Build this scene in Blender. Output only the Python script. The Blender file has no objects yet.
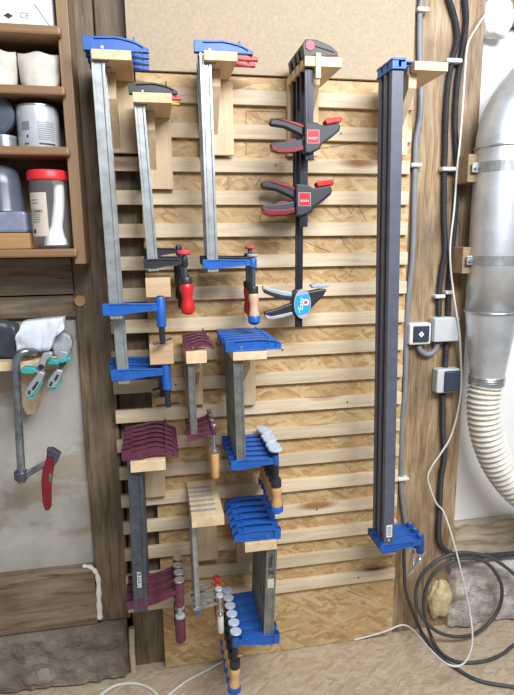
import bpy, bmesh, math, random
from mathutils import Vector, Matrix, noise
random.seed(7)
C = bpy.context.scene.collection
PI = math.pi
# ------------------------------------------------------------------ camera
F, PITCH, YAW, ROLL = 542.805, 0.190763, 0.181906, -0.012693
CAM = Vector((0.0, -1.8, 1.6))
cy, sy, cp, sp = math.cos(YAW), math.sin(YAW), math.cos(PITCH), math.sin(PITCH)
fwd = Vector((sy*cp, cy*cp, -sp)); rt = Vector((cy, -sy, 0)); up = rt.cross(fwd)
cr, sr = math.cos(ROLL), math.sin(ROLL)
RT, UP = cr*rt + sr*up, -sr*rt + cr*up
cd = bpy.data.cameras.new('camera'); cam = bpy.data.objects.new('camera', cd); C.objects.link(cam)
cam.matrix_world = Matrix.Translation(CAM) @ Matrix((RT, UP, -fwd)).transposed().to_4x4()
cd.sensor_fit = 'HORIZONTAL'; cd.sensor_width = 36; cd.lens = F/514*36; cd.clip_start = .05
bpy.context.scene.camera = cam
FLOOR = 0.025

def ray(px, py): return RT*((px-257)/F) - UP*((py-347.5)/F) + fwd
def V(px, py, y):                       # the point of the photo at a measured distance y from the wall
    d = ray(px, py); return CAM + d*((y-CAM.y)/d.y)
def G(px, py, h=.008):                  # the point of the photo lying on the floor
    d = ray(px, py); return CAM + d*((FLOOR+h-CAM.z)/d.z)
def A(px, py, y, h=.008):
    v = V(px, py, y); return v if v.z > FLOOR+h else G(px, py, h)
def mp(p): return (p-CAM).dot(fwd)/F    # metres per pixel at p
# ------------------------------------------------------------------ materials
def lin(c):
    return tuple(((x/255)/12.92 if x/255 <= .04045 else ((x/255+.055)/1.055)**2.4) for x in c) + (1,)
def newmat(n):
    m = bpy.data.materials.new(n); m.use_nodes = True
    return m, m.node_tree.nodes, m.node_tree.links, m.node_tree.nodes['Principled BSDF']
def N(ns, t, **k):
    n = ns.new(t)
    for a, b in k.items():
        if a in n.inputs.keys() if hasattr(n.inputs, 'keys') else False: n.inputs[a].default_value = b
        else: setattr(n, a, b)
    return n
def ramp(ns, stops):
    r = ns.new('ShaderNodeValToRGB'); e = r.color_ramp.elements
    while len(e) > 1: e.remove(e[-1])
    e[0].position, e[0].color = stops[0][0], lin(stops[0][1])
    for p, c in stops[1:]:
        q = e.new(p); q.color = lin(c)
    return r
def coords(ns, ln, scale=(1,1,1), rot=(0,0,0), rnd=False):
    tc = ns.new('ShaderNodeTexCoord'); mpn = ns.new('ShaderNodeMapping')
    mpn.inputs['Scale'].default_value = scale; mpn.inputs['Rotation'].default_value = rot
    if rnd:
        oi = ns.new('ShaderNodeObjectInfo'); mu = ns.new('ShaderNodeMath'); mu.operation = 'MULTIPLY'; mu.inputs[1].default_value = 37
        ln.new(oi.outputs['Random'], mu.inputs[0]); ad = ns.new('ShaderNodeVectorMath'); ad.operation = 'ADD'
        ln.new(tc.outputs['Object'], ad.inputs[0]); ln.new(mu.outputs[0], ad.inputs[1]); ln.new(ad.outputs[0], mpn.inputs['Vector'])
    else: ln.new(tc.outputs['Object'], mpn.inputs['Vector'])
    return mpn.outputs['Vector']
def bump(ns, ln, b, src, s=.3, d=.002):
    bp = ns.new('ShaderNodeBump'); bp.inputs['Strength'].default_value = s; bp.inputs['Distance'].default_value = d
    ln.new(src, bp.inputs['Height']); ln.new(bp.outputs[0], b.inputs['Normal'])
def mix(ns, ln, fac, a, b, mode='MIX'):
    m = ns.new('ShaderNodeMix'); m.data_type = 'RGBA'; m.blend_type = mode
    for i, v in ((0, fac), (6, a), (7, b)):
        if isinstance(v, (int, float)): m.inputs[i].default_value = v
        elif isinstance(v, tuple): m.inputs[i].default_value = v
        else: ln.new(v, m.inputs[i])
    return m.outputs[2]
def noise_n(ns, ln, vec, scale, detail=4, rough=.55, dist=0):
    n = ns.new('ShaderNodeTexNoise'); n.inputs['Scale'].default_value = scale; n.inputs['Detail'].default_value = detail
    n.inputs['Roughness'].default_value = rough; n.inputs['Distortion'].default_value = dist; ln.new(vec, n.inputs['Vector'])
    return n.outputs['Fac']
def plain(name, rgb, rough=.5, metal=0, var=.12, vs=30, bmp=0, alpha=1, trans=0, sheen=0):
    m, ns, ln, b = newmat(name)
    v = coords(ns, ln); f = noise_n(ns, ln, v, vs, 5)
    lo = tuple(max(0, c*(1-var)) for c in rgb); hi = tuple(min(255, c*(1+var)) for c in rgb)
    r = ramp(ns, [(.3, lo), (.7, hi)]); ln.new(f, r.inputs[0]); ln.new(r.outputs[0], b.inputs['Base Color'])
    b.inputs['Roughness'].default_value = rough; b.inputs['Metallic'].default_value = metal
    b.inputs['Alpha'].default_value = alpha; b.inputs['Transmission Weight'].default_value = trans
    if bmp: bump(ns, ln, b, f, bmp)
    return m
def wood(name, stops, axis='x', scale=1.0, knots=0, rough=.6, bmp=.15, rnd=True, cracks=0, tint=.12):
    m, ns, ln, b = newmat(name)
    sc = {'x': (1.2, 14, 14), 'z': (14, 14, 1.2), 'y': (14, 1.2, 14)}[axis]
    sc = tuple(s*scale for s in sc)
    v = coords(ns, ln, sc, rnd=rnd); f = noise_n(ns, ln, v, 3.0, 6, .6, .7)
    r = ramp(ns, stops); ln.new(f, r.inputs[0]); col = r.outputs[0]
    if knots:
        s2 = {'x': (2.2, 9, 9), 'z': (9, 9, 2.2), 'y': (9, 2.2, 9)}[axis]
        vk = coords(ns, ln, s2, rnd=rnd); vo = ns.new('ShaderNodeTexVoronoi'); vo.inputs['Scale'].default_value = 1.0
        ln.new(vk, vo.inputs['Vector']); rr = ns.new('ShaderNodeMapRange')
        rr.inputs[1].default_value = knots; rr.inputs[2].default_value = knots*.45; ln.new(vo.outputs['Distance'], rr.inputs[0])
        col = mix(ns, ln, rr.outputs[0], col, lin((160, 115, 75)))
    if cracks:
        vc = coords(ns, ln, tuple(s*.5 for s in sc), rnd=rnd); fc = noise_n(ns, ln, vc, 5, 3, .7, .4)
        rc = ns.new('ShaderNodeMapRange'); rc.inputs[1].default_value = .36; rc.inputs[2].default_value = .31; ln.new(fc, rc.inputs[0])
        mm = ns.new('ShaderNodeMath'); mm.operation = 'MULTIPLY'; mm.inputs[1].default_value = cracks; ln.new(rc.outputs[0], mm.inputs[0])
        col = mix(ns, ln, mm.outputs[0], col, lin((40, 30, 22)))
        v3 = coords(ns, ln, (1, 1, 1)); f3 = noise_n(ns, ln, v3, 4, 4)
        r3 = ramp(ns, [(.3, (150, 150, 150)), (.7, (255, 255, 255))]); ln.new(f3, r3.inputs[0])
        col = mix(ns, ln, .8, col, r3.outputs[0], 'MULTIPLY')
    if rnd:
        oi = ns.new('ShaderNodeObjectInfo'); r4 = ramp(ns, [(0, (255*(1-tint),)*3), (1, (255, 255, 255))]); ln.new(oi.outputs['Random'], r4.inputs[0])
        col = mix(ns, ln, 1.0, col, r4.outputs[0], 'MULTIPLY')
    ln.new(col, b.inputs['Base Color']); b.inputs['Roughness'].default_value = rough
    if bmp: bump(ns, ln, b, f, bmp)
    return m
def osb(name, stops, horiz=False, k=1.0, soft=0):
    m, ns, ln, b = newmat(name)
    tc = ns.new('ShaderNodeTexCoord'); cur = None; hsrc = None
    n0 = ns.new('ShaderNodeTexNoise'); n0.inputs['Scale'].default_value = 9; ln.new(tc.outputs['Object'], n0.inputs['Vector'])
    ad = ns.new('ShaderNodeVectorMath'); ad.operation = 'MULTIPLY_ADD'; ad.inputs[1].default_value = (.035, .035, .035)
    ln.new(n0.outputs['Color'], ad.inputs[0]); ln.new(tc.outputs['Object'], ad.inputs[2])
    for i, ang in enumerate((.1, -.3, .4, .9, -.12, .22, -.6)):
        mr = ns.new('ShaderNodeMapping'); mr.inputs['Rotation'].default_value = (0, 0, ang) if horiz else (0, ang, 0)
        mr.inputs['Location'].default_value = (i*3.1, i*1.7, i*2.3)
        ln.new(ad.outputs[0], mr.inputs['Vector'])
        ms = ns.new('ShaderNodeMapping'); ms.inputs['Scale'].default_value = (16*k, 70*k, 1) if horiz else (16*k, 1, 70*k)
        ln.new(mr.outputs[0], ms.inputs['Vector'])
        vo = ns.new('ShaderNodeTexVoronoi'); vo.inputs['Scale'].default_value = 1; ln.new(ms.outputs[0], vo.inputs['Vector'])
        se = ns.new('ShaderNodeSeparateColor'); ln.new(vo.outputs['Color'], se.inputs[0])
        mg = ns.new('ShaderNodeMapping'); mg.inputs['Scale'].default_value = (1, 7, 1) if horiz else (1, 1, 7)
        ln.new(ms.outputs[0], mg.inputs['Vector'])
        ng = noise_n(ns, ln, mg.outputs[0], 1.4, 6, .75)
        av = ns.new('ShaderNodeMath'); av.operation = 'MULTIPLY_ADD'; av.inputs[1].default_value = .75; ln.new(ng, av.inputs[0])
        a2 = ns.new('ShaderNodeMath'); a2.operation = 'MULTIPLY'; a2.inputs[1].default_value = .42; ln.new(se.outputs[0], a2.inputs[0])
        ln.new(a2.outputs[0], av.inputs[2])
        r = ramp(ns, stops); ln.new(av.outputs[0], r.inputs[0])
        if cur is None: cur = r.outputs[0]
        else:
            gt = ns.new('ShaderNodeMath'); gt.operation = 'GREATER_THAN'; gt.inputs[1].default_value = .62; ln.new(se.outputs[1], gt.inputs[0])
            cur = mix(ns, ln, gt.outputs[0], cur, r.outputs[0])
        hsrc = av.outputs[0]
    if soft: cur = mix(ns, ln, soft, cur, lin(stops[-2][1]))
    ln.new(cur, b.inputs['Base Color']); b.inputs['Roughness'].default_value = .6
    bump(ns, ln, b, hsrc, .2, .001)
    return m
def masonry(name, stops, scale=5, bs=.6, bd=.02, stain=None, rough=.9):
    m, ns, ln, b = newmat(name); v = coords(ns, ln)
    f = noise_n(ns, ln, v, scale, 8, .65); r = ramp(ns, stops); ln.new(f, r.inputs[0]); col = r.outputs[0]
    f2 = noise_n(ns, ln, v, scale*9, 5, .7)
    if stain:
        f3 = noise_n(ns, ln, coords(ns, ln, (1, 1, 1.8)), 3.1, 6, .6, .3); rs = ns.new('ShaderNodeMapRange')
        rs.inputs[1].default_value = .54; rs.inputs[2].default_value = .60; ln.new(f3, rs.inputs[0])
        mm = ns.new('ShaderNodeMath'); mm.operation = 'MULTIPLY'; mm.inputs[1].default_value = .6; ln.new(rs.outputs[0], mm.inputs[0])
        col = mix(ns, ln, mm.outputs[0], col, lin(stain))
    ln.new(col, b.inputs['Base Color']); b.inputs['Roughness'].default_value = rough
    ad = ns.new('ShaderNodeMath'); ad.operation = 'MULTIPLY_ADD'; ad.inputs[1].default_value = .25; ln.new(f2, ad.inputs[0]); ln.new(f, ad.inputs[2])
    bump(ns, ln, b, ad.outputs[0], bs, bd)
    return m
PINE = [(.28, (208, 182, 146)), (.5, (226, 206, 176)), (.72, (238, 222, 196))]
M = dict(
 batten=wood('pine_batten', PINE, 'x', knots=.2),
 pine=wood('pine_board', [(.3, (206, 178, 140)), (.6, (224, 200, 166)), (.75, (232, 212, 180))], 'z', tint=.08),
 piney=wood('pine_arm', [(.3, (212, 182, 140)), (.6, (230, 206, 170)), (.75, (240, 220, 186))], 'y', tint=.06),
 oak=wood('oak_block', [(.3, (196, 160, 124)), (.7, (216, 184, 150))], 'x', tint=.05),
 osb=osb('osb_wall', [(.15, (126, 90, 54)), (.35, (168, 132, 88)), (.55, (188, 156, 110)), (.8, (204, 178, 136)), (.95, (222, 200, 162))]),
 osbf=osb('osb_floor', [(.12, (124, 102, 80)), (.35, (164, 144, 120)), (.6, (184, 166, 142)), (.9, (204, 190, 168))], True, 1.3, .2),
 mdf=plain('fibreboard', (174, 158, 134), .75, var=.05, vs=120),
 post=wood('light_post', [(.28, (118, 88, 60)), (.42, (162, 132, 98)), (.58, (186, 160, 128)), (.75, (204, 184, 156))], 'z', 1.6, knots=.1, cracks=.5, rnd=False, bmp=.3),
 oldz=wood('old_post', [(.3, (94, 76, 58)), (.45, (130, 110, 88)), (.6, (148, 128, 104)), (.75, (172, 150, 124))], 'z', 1.4, cracks=.5, rnd=False, bmp=.4),
 oldx=wood('old_beam', [(.3, (100, 84, 66)), (.45, (140, 120, 98)), (.6, (160, 140, 116)), (.75, (184, 164, 138))], 'x', 1.1, cracks=.85, rnd=False, bmp=.5),
 greyx=wood('grey_beam', [(.3, (140, 122, 102)), (.45, (190, 174, 150)), (.7, (216, 204, 184))], 'x', .6, cracks=.6, rnd=False, bmp=.5),
 shelf=wood('shelf_wood', [(.3, (128, 96, 66)), (.7, (152, 118, 84))], 'x', .6, tint=.04, rough=.45),
 shelfz=wood('shelf_side_wood', [(.3, (126, 98, 70)), (.7, (150, 120, 88))], 'z', .6, tint=.04, rough=.45),
 shelfd=wood('shelf_back_wood', [(.3, (82, 62, 44)), (.7, (112, 86, 62))], 'x', .6, tint=.02),
 plaster=masonry('old_plaster', [(.3, (158, 154, 148)), (.6, (188, 184, 178))], 4, .35, .006, (150, 132, 108)),
 white=masonry('white_plaster', [(.3, (222, 222, 222)), (.6, (236, 236, 235))], 3, .2, .003),
 stone=masonry('sandstone', [(.3, (104, 92, 82)), (.5, (132, 120, 108)), (.7, (160, 148, 136))], 6, 1, .03),
 stonel=masonry('light_sandstone', [(.32, (140, 128, 120)), (.46, (186, 176, 168)), (.62, (222, 214, 208))], 12, 1, .03),
 foam=plain('white_foam', (236, 234, 228), .8, bmp=.5, var=.03),
 foamy=plain('yellow_foam', (206, 188, 146), .85, bmp=1, var=.1, vs=40),
 mortar=plain('pale_mortar', (196, 180, 156), .9, bmp=.8, var=.1),
 blue=plain('blue_paint', (32, 92, 176), .4, var=.08),
 blued=plain('deep_blue_paint', (22, 70, 150), .4, var=.1),
 purple=plain('purple_paint', (96, 46, 66), .45, var=.15),
 galv=plain('galvanised_steel', (168, 173, 174), .38, .65, var=.1, vs=30),
 steel=plain('bright_steel', (200, 204, 208), .28, .9, var=.06),
 tool=plain('tool_steel', (138, 142, 148), .28, .75, var=.2, vs=30),
 dullpine=wood('dull_pine', [(.3, (134, 110, 82)), (.7, (168, 144, 112))], 'x', tint=.05),
 galvd=plain('dull_galvanised', (134, 136, 134), .4, .6, var=.12, vs=30),
 dsteel=plain('dark_steel', (86, 92, 104), .45, .55, var=.12, vs=40),
 rail=plain('graphite_rail', (86, 91, 106), .45, .1, var=.06),
 railb=plain('black_rail', (52, 54, 62), .35, .6, var=.06),
 black=plain('black_plastic', (38, 39, 44), .45, var=.1),
 blackp=plain('black_paint', (48, 50, 56), .4, .2, var=.1),
 greyp=plain('grey_plastic', (50, 53, 61), .45, var=.06),
 lgrey=plain('light_grey_plastic', (166, 172, 180), .45, var=.05),
 red=plain('red_plastic', (198, 36, 40), .35, var=.06),
 redd=plain('dark_red_paint', (122, 28, 42), .35, var=.08),
 pink=plain('coral_plastic', (214, 70, 88), .45, var=.04),
 pad=plain('clear_grey_cap', (190, 202, 218), .3, var=.05),
 beech=wood('beech_handle', [(.3, (206, 160, 104)), (.7, (226, 184, 132))], 'z', 2, tint=.06, rough=.4),
 beechp=wood('pale_beech_handle', [(.3, (218, 180, 148)), (.7, (232, 200, 172))], 'z', 2, tint=.04, rough=.4),
 conduit=plain('grey_conduit', (128, 132, 140), .5, var=.05),
 cable=plain('black_conduit', (52, 54, 60), .5, var=.12),
 coil=plain('coil_cable', (66, 68, 70), .5, var=.1),
 wcable=plain('white_cable', (214, 214, 210), .45, var=.04),
 clip=plain('white_clip', (218, 218, 214), .5, var=.03),
 boxg=plain('box_grey', (196, 198, 200), .5, var=.03),
 boxw=plain('box_white', (224, 224, 222), .5, var=.03),
 navy=plain('navy_rocker', (52, 62, 78), .4, var=.06),
 duct=plain('duct_steel', (208, 212, 218), .42, .7, var=.1, vs=9),
 hose=plain('hose_plastic', (214, 210, 200), .4, var=.05),
 ctin=plain('tin_white', (196, 200, 208), .3, .2, var=.03),
 paper=plain('paper', (206, 200, 190), .8, var=.04, bmp=.2),
 card=plain('white_card', (228, 230, 234), .6, var=.02),
 ink=plain('ink', (40, 44, 54), .6, var=.02),
 inkg=plain('grey_ink', (120, 126, 138), .6, var=.02),
 lab=plain('label_paper', (206, 196, 180), .7, var=.03),
 bone=plain('white_bristle', (250, 250, 242), .6, var=.06, bmp=.6, vs=60),
 lid=plain('red_lid', (214, 46, 54), .4, var=.04),
 smoke=plain('smoke_plastic', (84, 92, 106), .25, var=.06),
 mist=plain('milky_plastic', (128, 134, 156), .3, var=.08),
 crate=wood('crate_wood', [(.3, (166, 124, 82)), (.7, (192, 150, 104))], 'x', tint=.04),
 film=plain('white_film', (214, 220, 232), .35, var=.06, bmp=.4, vs=12),
 darkfilm=plain('dark_film', (64, 68, 80), .4, var=.15, bmp=.5, vs=14),
 teal=plain('teal_rubber', (56, 164, 160), .45, var=.06),
 grip=plain('silver_grip', (164, 170, 178), .4, .3, var=.06),
 sky=plain('sky_label', (44, 158, 222), .4, var=.02),
 wtext=plain('white_print', (240, 240, 240), .5, var=.01),
 green=plain('green_trim', (70, 130, 60), .5, var=.05),
 yellow=plain('yellow_plastic', (226, 196, 30), .4, var=.04),
 cream=plain('cream_plastic', (214, 216, 200), .35, var=.04),
)
mc = M['cable']; ns, ln = mc.node_tree.nodes, mc.node_tree.links
tcn = ns.new('ShaderNodeTexCoord'); wv = ns.new('ShaderNodeTexWave'); wv.bands_direction = 'Z'; wv.inputs['Scale'].default_value = 45
ln.new(tcn.outputs['Object'], wv.inputs['Vector']); bump(ns, ln, ns['Principled BSDF'], wv.outputs['Fac'], .8, .003)
gm, ns, ln, gb = newmat('clear_plastic')
gb.inputs['Base Color'].default_value = (.93, .95, .97, 1); gb.inputs['Roughness'].default_value = .05
gb.inputs['Alpha'].default_value = .05
M['glass'] = gm
# ------------------------------------------------------------------ mesh helpers
def link(name, bm, mat, parent=None, smooth=False, bev=0, seg=2):
    bmesh.ops.recalc_face_normals(bm, faces=bm.faces[:])
    me = bpy.data.meshes.new(name); bm.to_mesh(me); bm.free()
    me.materials.append(M[mat] if isinstance(mat, str) else mat)
    if smooth:
        for p in me.polygons: p.use_smooth = True
    o = bpy.data.objects.new(name, me); C.objects.link(o)
    if parent: o.parent = parent
    if bev:
        b = o.modifiers.new('bevel', 'BEVEL'); b.width = bev; b.segments = seg; b.limit_method = 'ANGLE'; b.angle_limit = math.radians(40)
    return o
def empty(name, loc, label, cat, group=None, rot=(0, 0, 0)):
    o = bpy.data.objects.new(name, None); C.objects.link(o); o.location = loc; o.rotation_euler = rot
    o.empty_display_size = .03
    return tag(o, label, cat, group)
def tag(o, label, cat, group=None):
    o['label'] = label; o['category'] = cat
    if group: o['group'] = group
    return o
def struct(o): o['kind'] = 'structure'; return o
def box(bm, a, b):
    (x0, y0, z0), (x1, y1, z1) = a, b
    v = [bm.verts.new(p) for p in ((x0,y0,z0),(x1,y0,z0),(x1,y1,z0),(x0,y1,z0),(x0,y0,z1),(x1,y0,z1),(x1,y1,z1),(x0,y1,z1))]
    for f in ((0,1,2,3),(4,5,6,7),(0,1,5,4),(1,2,6,5),(2,3,7,6),(3,0,4,7)): bm.faces.new([v[i] for i in f])
def prism(bm, pts, a0, a1, plane='xz'):
    def mk(p, a): return {'xz': (p[0], a, p[1]), 'xy': (p[0], p[1], a), 'yz': (a, p[0], p[1])}[plane]
    A_ = [bm.verts.new(mk(p, a0)) for p in pts]; B_ = [bm.verts.new(mk(p, a1)) for p in pts]
    bm.faces.new(A_); bm.faces.new(B_[::-1]); n = len(pts)
    for i in range(n): bm.faces.new((A_[i], A_[(i+1) % n], B_[(i+1) % n], B_[i]))
def smoothpath(pts, k=6):
    pts = [Vector(p) for p in pts]; out = []
    for i in range(len(pts)-1):
        p0 = pts[max(i-1, 0)]; p1 = pts[i]; p2 = pts[i+1]; p3 = pts[min(i+2, len(pts)-1)]
        for j in range(k):
            t = j/k
            out.append(.5*((2*p1)+(p2-p0)*t+(2*p0-5*p1+4*p2-p3)*t*t+(3*p1-p0-3*p2+p3)*t**3))
    out.append(pts[-1]); return out
def tube(bm, path, r, n=10, smooth=True):
    pts = smoothpath(path) if smooth and len(path) > 2 else [Vector(p) for p in path]
    rings = []; prev = None
    for i, p in enumerate(pts):
        t = (pts[min(i+1, len(pts)-1)]-pts[max(i-1, 0)]).normalized()
        if prev is None: u = t.cross(Vector((0, 1, 0)) if abs(t.y) < .9 else Vector((1, 0, 0))).normalized()
        else: u = (prev - t*prev.dot(t)).normalized()
        prev = u; w = t.cross(u); rr = r(i/(len(pts)-1)) if callable(r) else r
        rings.append([bm.verts.new(p+u*rr*math.cos(2*PI*k/n)+w*rr*math.sin(2*PI*k/n)) for k in range(n)])
    for a, b in zip(rings, rings[1:]):
        for k in range(n): bm.faces.new((a[k], a[(k+1) % n], b[(k+1) % n], b[k]))
    bm.faces.new(rings[0]); bm.faces.new(rings[-1][::-1])
def lathe(bm, prof, c=(0, 0, 0), n=16, axis='z'):
    rings = []
    for r, h in prof:
        ring = []
        for k in range(n):
            a, b_ = r*math.cos(2*PI*k/n), r*math.sin(2*PI*k/n)
            q = {'z': (a, b_, h), 'y': (a, h, b_), 'x': (h, a, b_)}[axis]
            ring.append(bm.verts.new((c[0]+q[0], c[1]+q[1], c[2]+q[2])))
        rings.append(ring)
    for a, b in zip(rings, rings[1:]):
        for k in range(n): bm.faces.new((a[k], a[(k+1) % n], b[(k+1) % n], b[k]))
    bm.faces.new(rings[0]); bm.faces.new(rings[-1][::-1])
def P(name, mat, parent, fn, smooth=False, bev=0):
    bm = bmesh.new(); fn(bm); return link(name, bm, mat, parent, smooth, bev)
def auto_smooth(o):
    for p in o.data.polygons: p.use_smooth = True
    m = o.modifiers.new('split', 'EDGE_SPLIT'); m.split_angle = math.radians(35); return o
def L(name, mat, parent, prof, c=(0, 0, 0), n=16, axis='z'):
    return auto_smooth(P(name, mat, parent, lambda bm: lathe(bm, prof, c, n, axis)))
def rel(root, v): return root.matrix_basis.inverted() @ Vector(v)
def text(name, s, size, mat, parent, loc, rot=(PI/2, 0, 0), ext=.0004):
    cu = bpy.data.curves.new(name, 'FONT'); cu.body = s; cu.size = size; cu.extrude = ext; cu.align_x = 'CENTER'; cu.align_y = 'CENTER'
    t = bpy.data.objects.new('tmp', cu); C.objects.link(t)
    bpy.context.view_layer.update()
    me = bpy.data.meshes.new_from_object(t.evaluated_get(bpy.context.evaluated_depsgraph_get()))
    bpy.data.objects.remove(t); me.materials.clear(); me.materials.append(M[mat])
    o = bpy.data.objects.new(name, me); C.objects.link(o); o.parent = parent; o.location = loc; o.rotation_euler = rot
    return o
def pxpoly(pts, y): return [(V(px, py, y).x, V(px, py, y).z) for px, py in pts]
# ------------------------------------------------------------------ the room
def sbox(name, mat, a, b, bev=.004): return struct(P(name, mat, None, lambda bm: box(bm, a, b), bev=bev))
def rough_slab(name, mat, x0, x1, z0, z1, y0, y1, amp=.012, step=.03, fr=7, seedv=0):
    bm = bmesh.new(); nx = max(2, int((x1-x0)/step)); nz = max(2, int((z1-z0)/step)); g = []
    for i in range(nx+1):
        row = []
        for j in range(nz+1):
            x = x0+(x1-x0)*i/nx; z = z0+(z1-z0)*j/nz
            e = 1 if 0 < i < nx and 0 < j < nz else 0
            n_ = noise.fractal(Vector((x*fr, seedv, z*fr)), .8, 2.2, 4)
            row.append(bm.verts.new((x+(.3*amp*n_ if j in (0, nz) or e else 0), y0-amp*n_*e+amp*(1-e), z)))
        g.append(row)
    for i in range(nx):
        for j in range(nz): bm.faces.new((g[i][j], g[i+1][j], g[i+1][j+1], g[i][j+1]))
    edge = [g[i][0] for i in range(nx+1)]+[g[nx][j] for j in range(1, nz+1)]+[g[i][nz] for i in range(nx-1, -1, -1)]+[g[0][j] for j in range(nz-1, 0, -1)]
    bk = [bm.verts.new((v.co.x, y1, v.co.z)) for v in edge]; n = len(edge)
    for k in range(n): bm.faces.new((edge[k], edge[(k+1) % n], bk[(k+1) % n], bk[k]))
    bm.faces.new(bk[::-1])
    return struct(auto_smooth(link(name, bm, mat)))
sbox('floor', 'osbf', (-2.6, -3.6, -.05), (4.0, .3, FLOOR), 0)
sbox('wall_back', 'oldx', (-2.6, .16, FLOOR), (4.0, .3, 3.1), 0)
T = 3.0
# left bay
rough_slab('wall_left', 'plaster', -2.6, -.262, .47, 1.37, .055, .16, .004, .04)
sbox('trim_1', 'oldz', (-.262, .03, .25), (-.148, .16, T), .006)           # left post
sbox('trim_2', 'oldz', (-.145, .055, FLOOR), (-.01, .16, T), .004)         # dark board behind the slats
sbox('trim_3', 'oldx', (-2.6, .02, .25), (-.262, .16, .475), .008)        # low sill beam
rough_slab('trim_4', 'stone', -2.2, -.165, FLOOR, .247, .0, .16, .026, .013, 11)
struct(P('trim_5', 'mortar', None, lambda bm: tube(bm, [(-.15, .03, FLOOR), (-.152, .03, .1), (-.148, .03, .21)], .011, 8)))
struct(P('trim_6', 'foam', None, lambda bm: tube(bm, [V(83, 566, .03), V(92, 568, .02), V(98, 578, .02), V(99, 600, .02), V(100, 618, .02)], lambda t: .006+.005*t+.0015*math.sin(t*40), 8), smooth=True))
for k, (z0, z1, yy) in enumerate(((1.372, 1.44, .03), (1.446, 1.56, .02), (1.566, 1.75, .03))):
    rough_slab('trim_%d' % (7+k), 'oldx', -2.6, -.262, z0, z1, yy, .16, .006, .03, 4, k)
# right bay
sbox('trim_10', 'post', (.876, .03, FLOOR), (1.135, .16, T), .006)
struct(P('wall_right', 'white', None, lambda bm: box(bm, (1.135, .09, .45), (4.0, .16, 2.33)), bev=.004))
rough_slab('trim_11', 'greyx', 1.142, 3.2, .30, .46, .05, .16, .014, .015, 7, 3)
rough_slab('trim_12', 'stonel', 1.12, 3.0, FLOOR, .296, -.005, .16, .018, .013, 12, 9)
sbox('trim_13', 'oldx', (1.135, .04, 2.33), (4.0, .16, 2.6), .006)
o = L('wooden_dowel', 'crate', None, [(.017, -.004), (.019, 0), (.019, .004)], n=18, axis='y'); o.location = V(80, 301, .026)
tag(o, 'round wooden dowel end in the old dark post beside the shelf bottom', 'dowel')
# foams
def blob(bm, c, r, sc=(1, 1, 1), amp=.15, fr=9):
    bmesh.ops.create_icosphere(bm, subdivisions=4, radius=1)
    for v in bm.verts:
        n_ = noise.fractal(v.co*fr*.2+Vector(c)*3, .8, 2.1, 3)
        d = v.co*(1+amp*n_); v.co = Vector((c[0]+d.x*r*sc[0], c[1]+d.y*r*sc[1], c[2]+d.z*r*sc[2]))
c = V(496, 18, .05)
tag(P('foam_lump', 'foam', None, lambda bm: blob(bm, c, .064, (1, .6, 1)), smooth=True), 'white expanding foam lump bulging at the top of the white panel above the duct', 'foam')
c = V(440, 599, .02)
tag(P('foam_patch', 'foamy', None, lambda bm: blob(bm, c, .058, (.9, .5, 1.4), .22, 8), smooth=True), 'ragged yellow foam between the light post and the pale stone, behind the cable loops', 'foam')
# ------------------------------------------------------------------ slatted panel
def frontp(px, py, y): return V(px, py, y)
panel = empty('slatted_wall_panel', (0, .02, FLOOR), 'tall strand board with eighteen pale pine battens that all clamp brackets hang on', 'wall panel')
def lp(o): return Vector(o)-panel.location
def addp(name, mat, a, b, bev=.0015):
    a = Vector(a)-panel.location; b = Vector(b)-panel.location
    c_ = (a+b)/2
    o = P(name, mat, panel, lambda bm: box(bm, a-c_, b-c_), bev=bev); o.location = c_; return o
addp('strand_board', 'osb', (-.032, .018, FLOOR+.003), (.878, .036, 2.115), .001)
TB = [2.072-.102*k for k in range(18)]
for k, z in enumerate(TB):
    j = random.uniform(-.003, .003)
    addp('batten', 'batten', (-.1524+random.uniform(-.004, .003), 0, z-.044+j*.3), (.8707+random.uniform(-.003, .003), .018, z+j*.3))
screws = []
fb = P('fibreboard_sheet', 'mdf', None, lambda bm: box(bm, (-.052, .006, 2.118), (.868, .022, 2.9)), bev=.001)
tag(fb, 'plain tan fibreboard sheet on the wall above the slatted panel', 'board')
for bx, bz in ((-.12, 7), (-.12, 11), (.05, 9), (.42, 8), (.66, 10), (.8, 12), (.3, 12), (.55, 14), (.3, 17), (.72, 17), (-.1, 13), (.4, 2), (.62, 1)):
    o = L('screw', 'dsteel', panel, [(.0035, -.0015), (.0035, 0)], axis='y', n=10)
    o.location = Vector((bx, 0, TB[bz]-.022))-panel.location
# pencil lines on the board
def pline(pts, w=.0022):
    def f(bm):
        for (a, b) in zip(pts, pts[1:]):
            a3, b3 = V(*a, .0178), V(*b, .0178); d = (b3-a3).normalized(); nn = Vector((-d.z, 0, d.x))*w/2
            vs = [bm.verts.new(q-panel.location) for q in (a3+nn, b3+nn, b3-nn, a3-nn)]; bm.faces.new(vs)
    P('pencil_line', 'ink', panel, f)
for pts in ([(246, 112), (246, 124)], [(246, 140), (246, 156)], [(246, 111), (284, 112)], [(265, 122), (272, 119), (284, 118)],
            [(262, 176), (256, 185)], [(318, 149), (372, 140)], [(345, 204), (351, 214), (354, 207)], [(358, 206), (366, 220)],
            [(228, 176), (228, 186)], [(300, 240), (330, 252)], [(262, 209), (260, 220)], [(345, 590), (372, 600)], [(330, 184), (338, 170)], [(340, 172), (352, 160)], [(338, 232), (345, 244)], [(360, 230), (352, 242)], [(356, 262), (350, 274)], [(270, 205), (274, 216)], [(338, 206), (341, 214)], [(318, 180), (326, 186)]):
    pline(pts, .0018)
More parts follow.
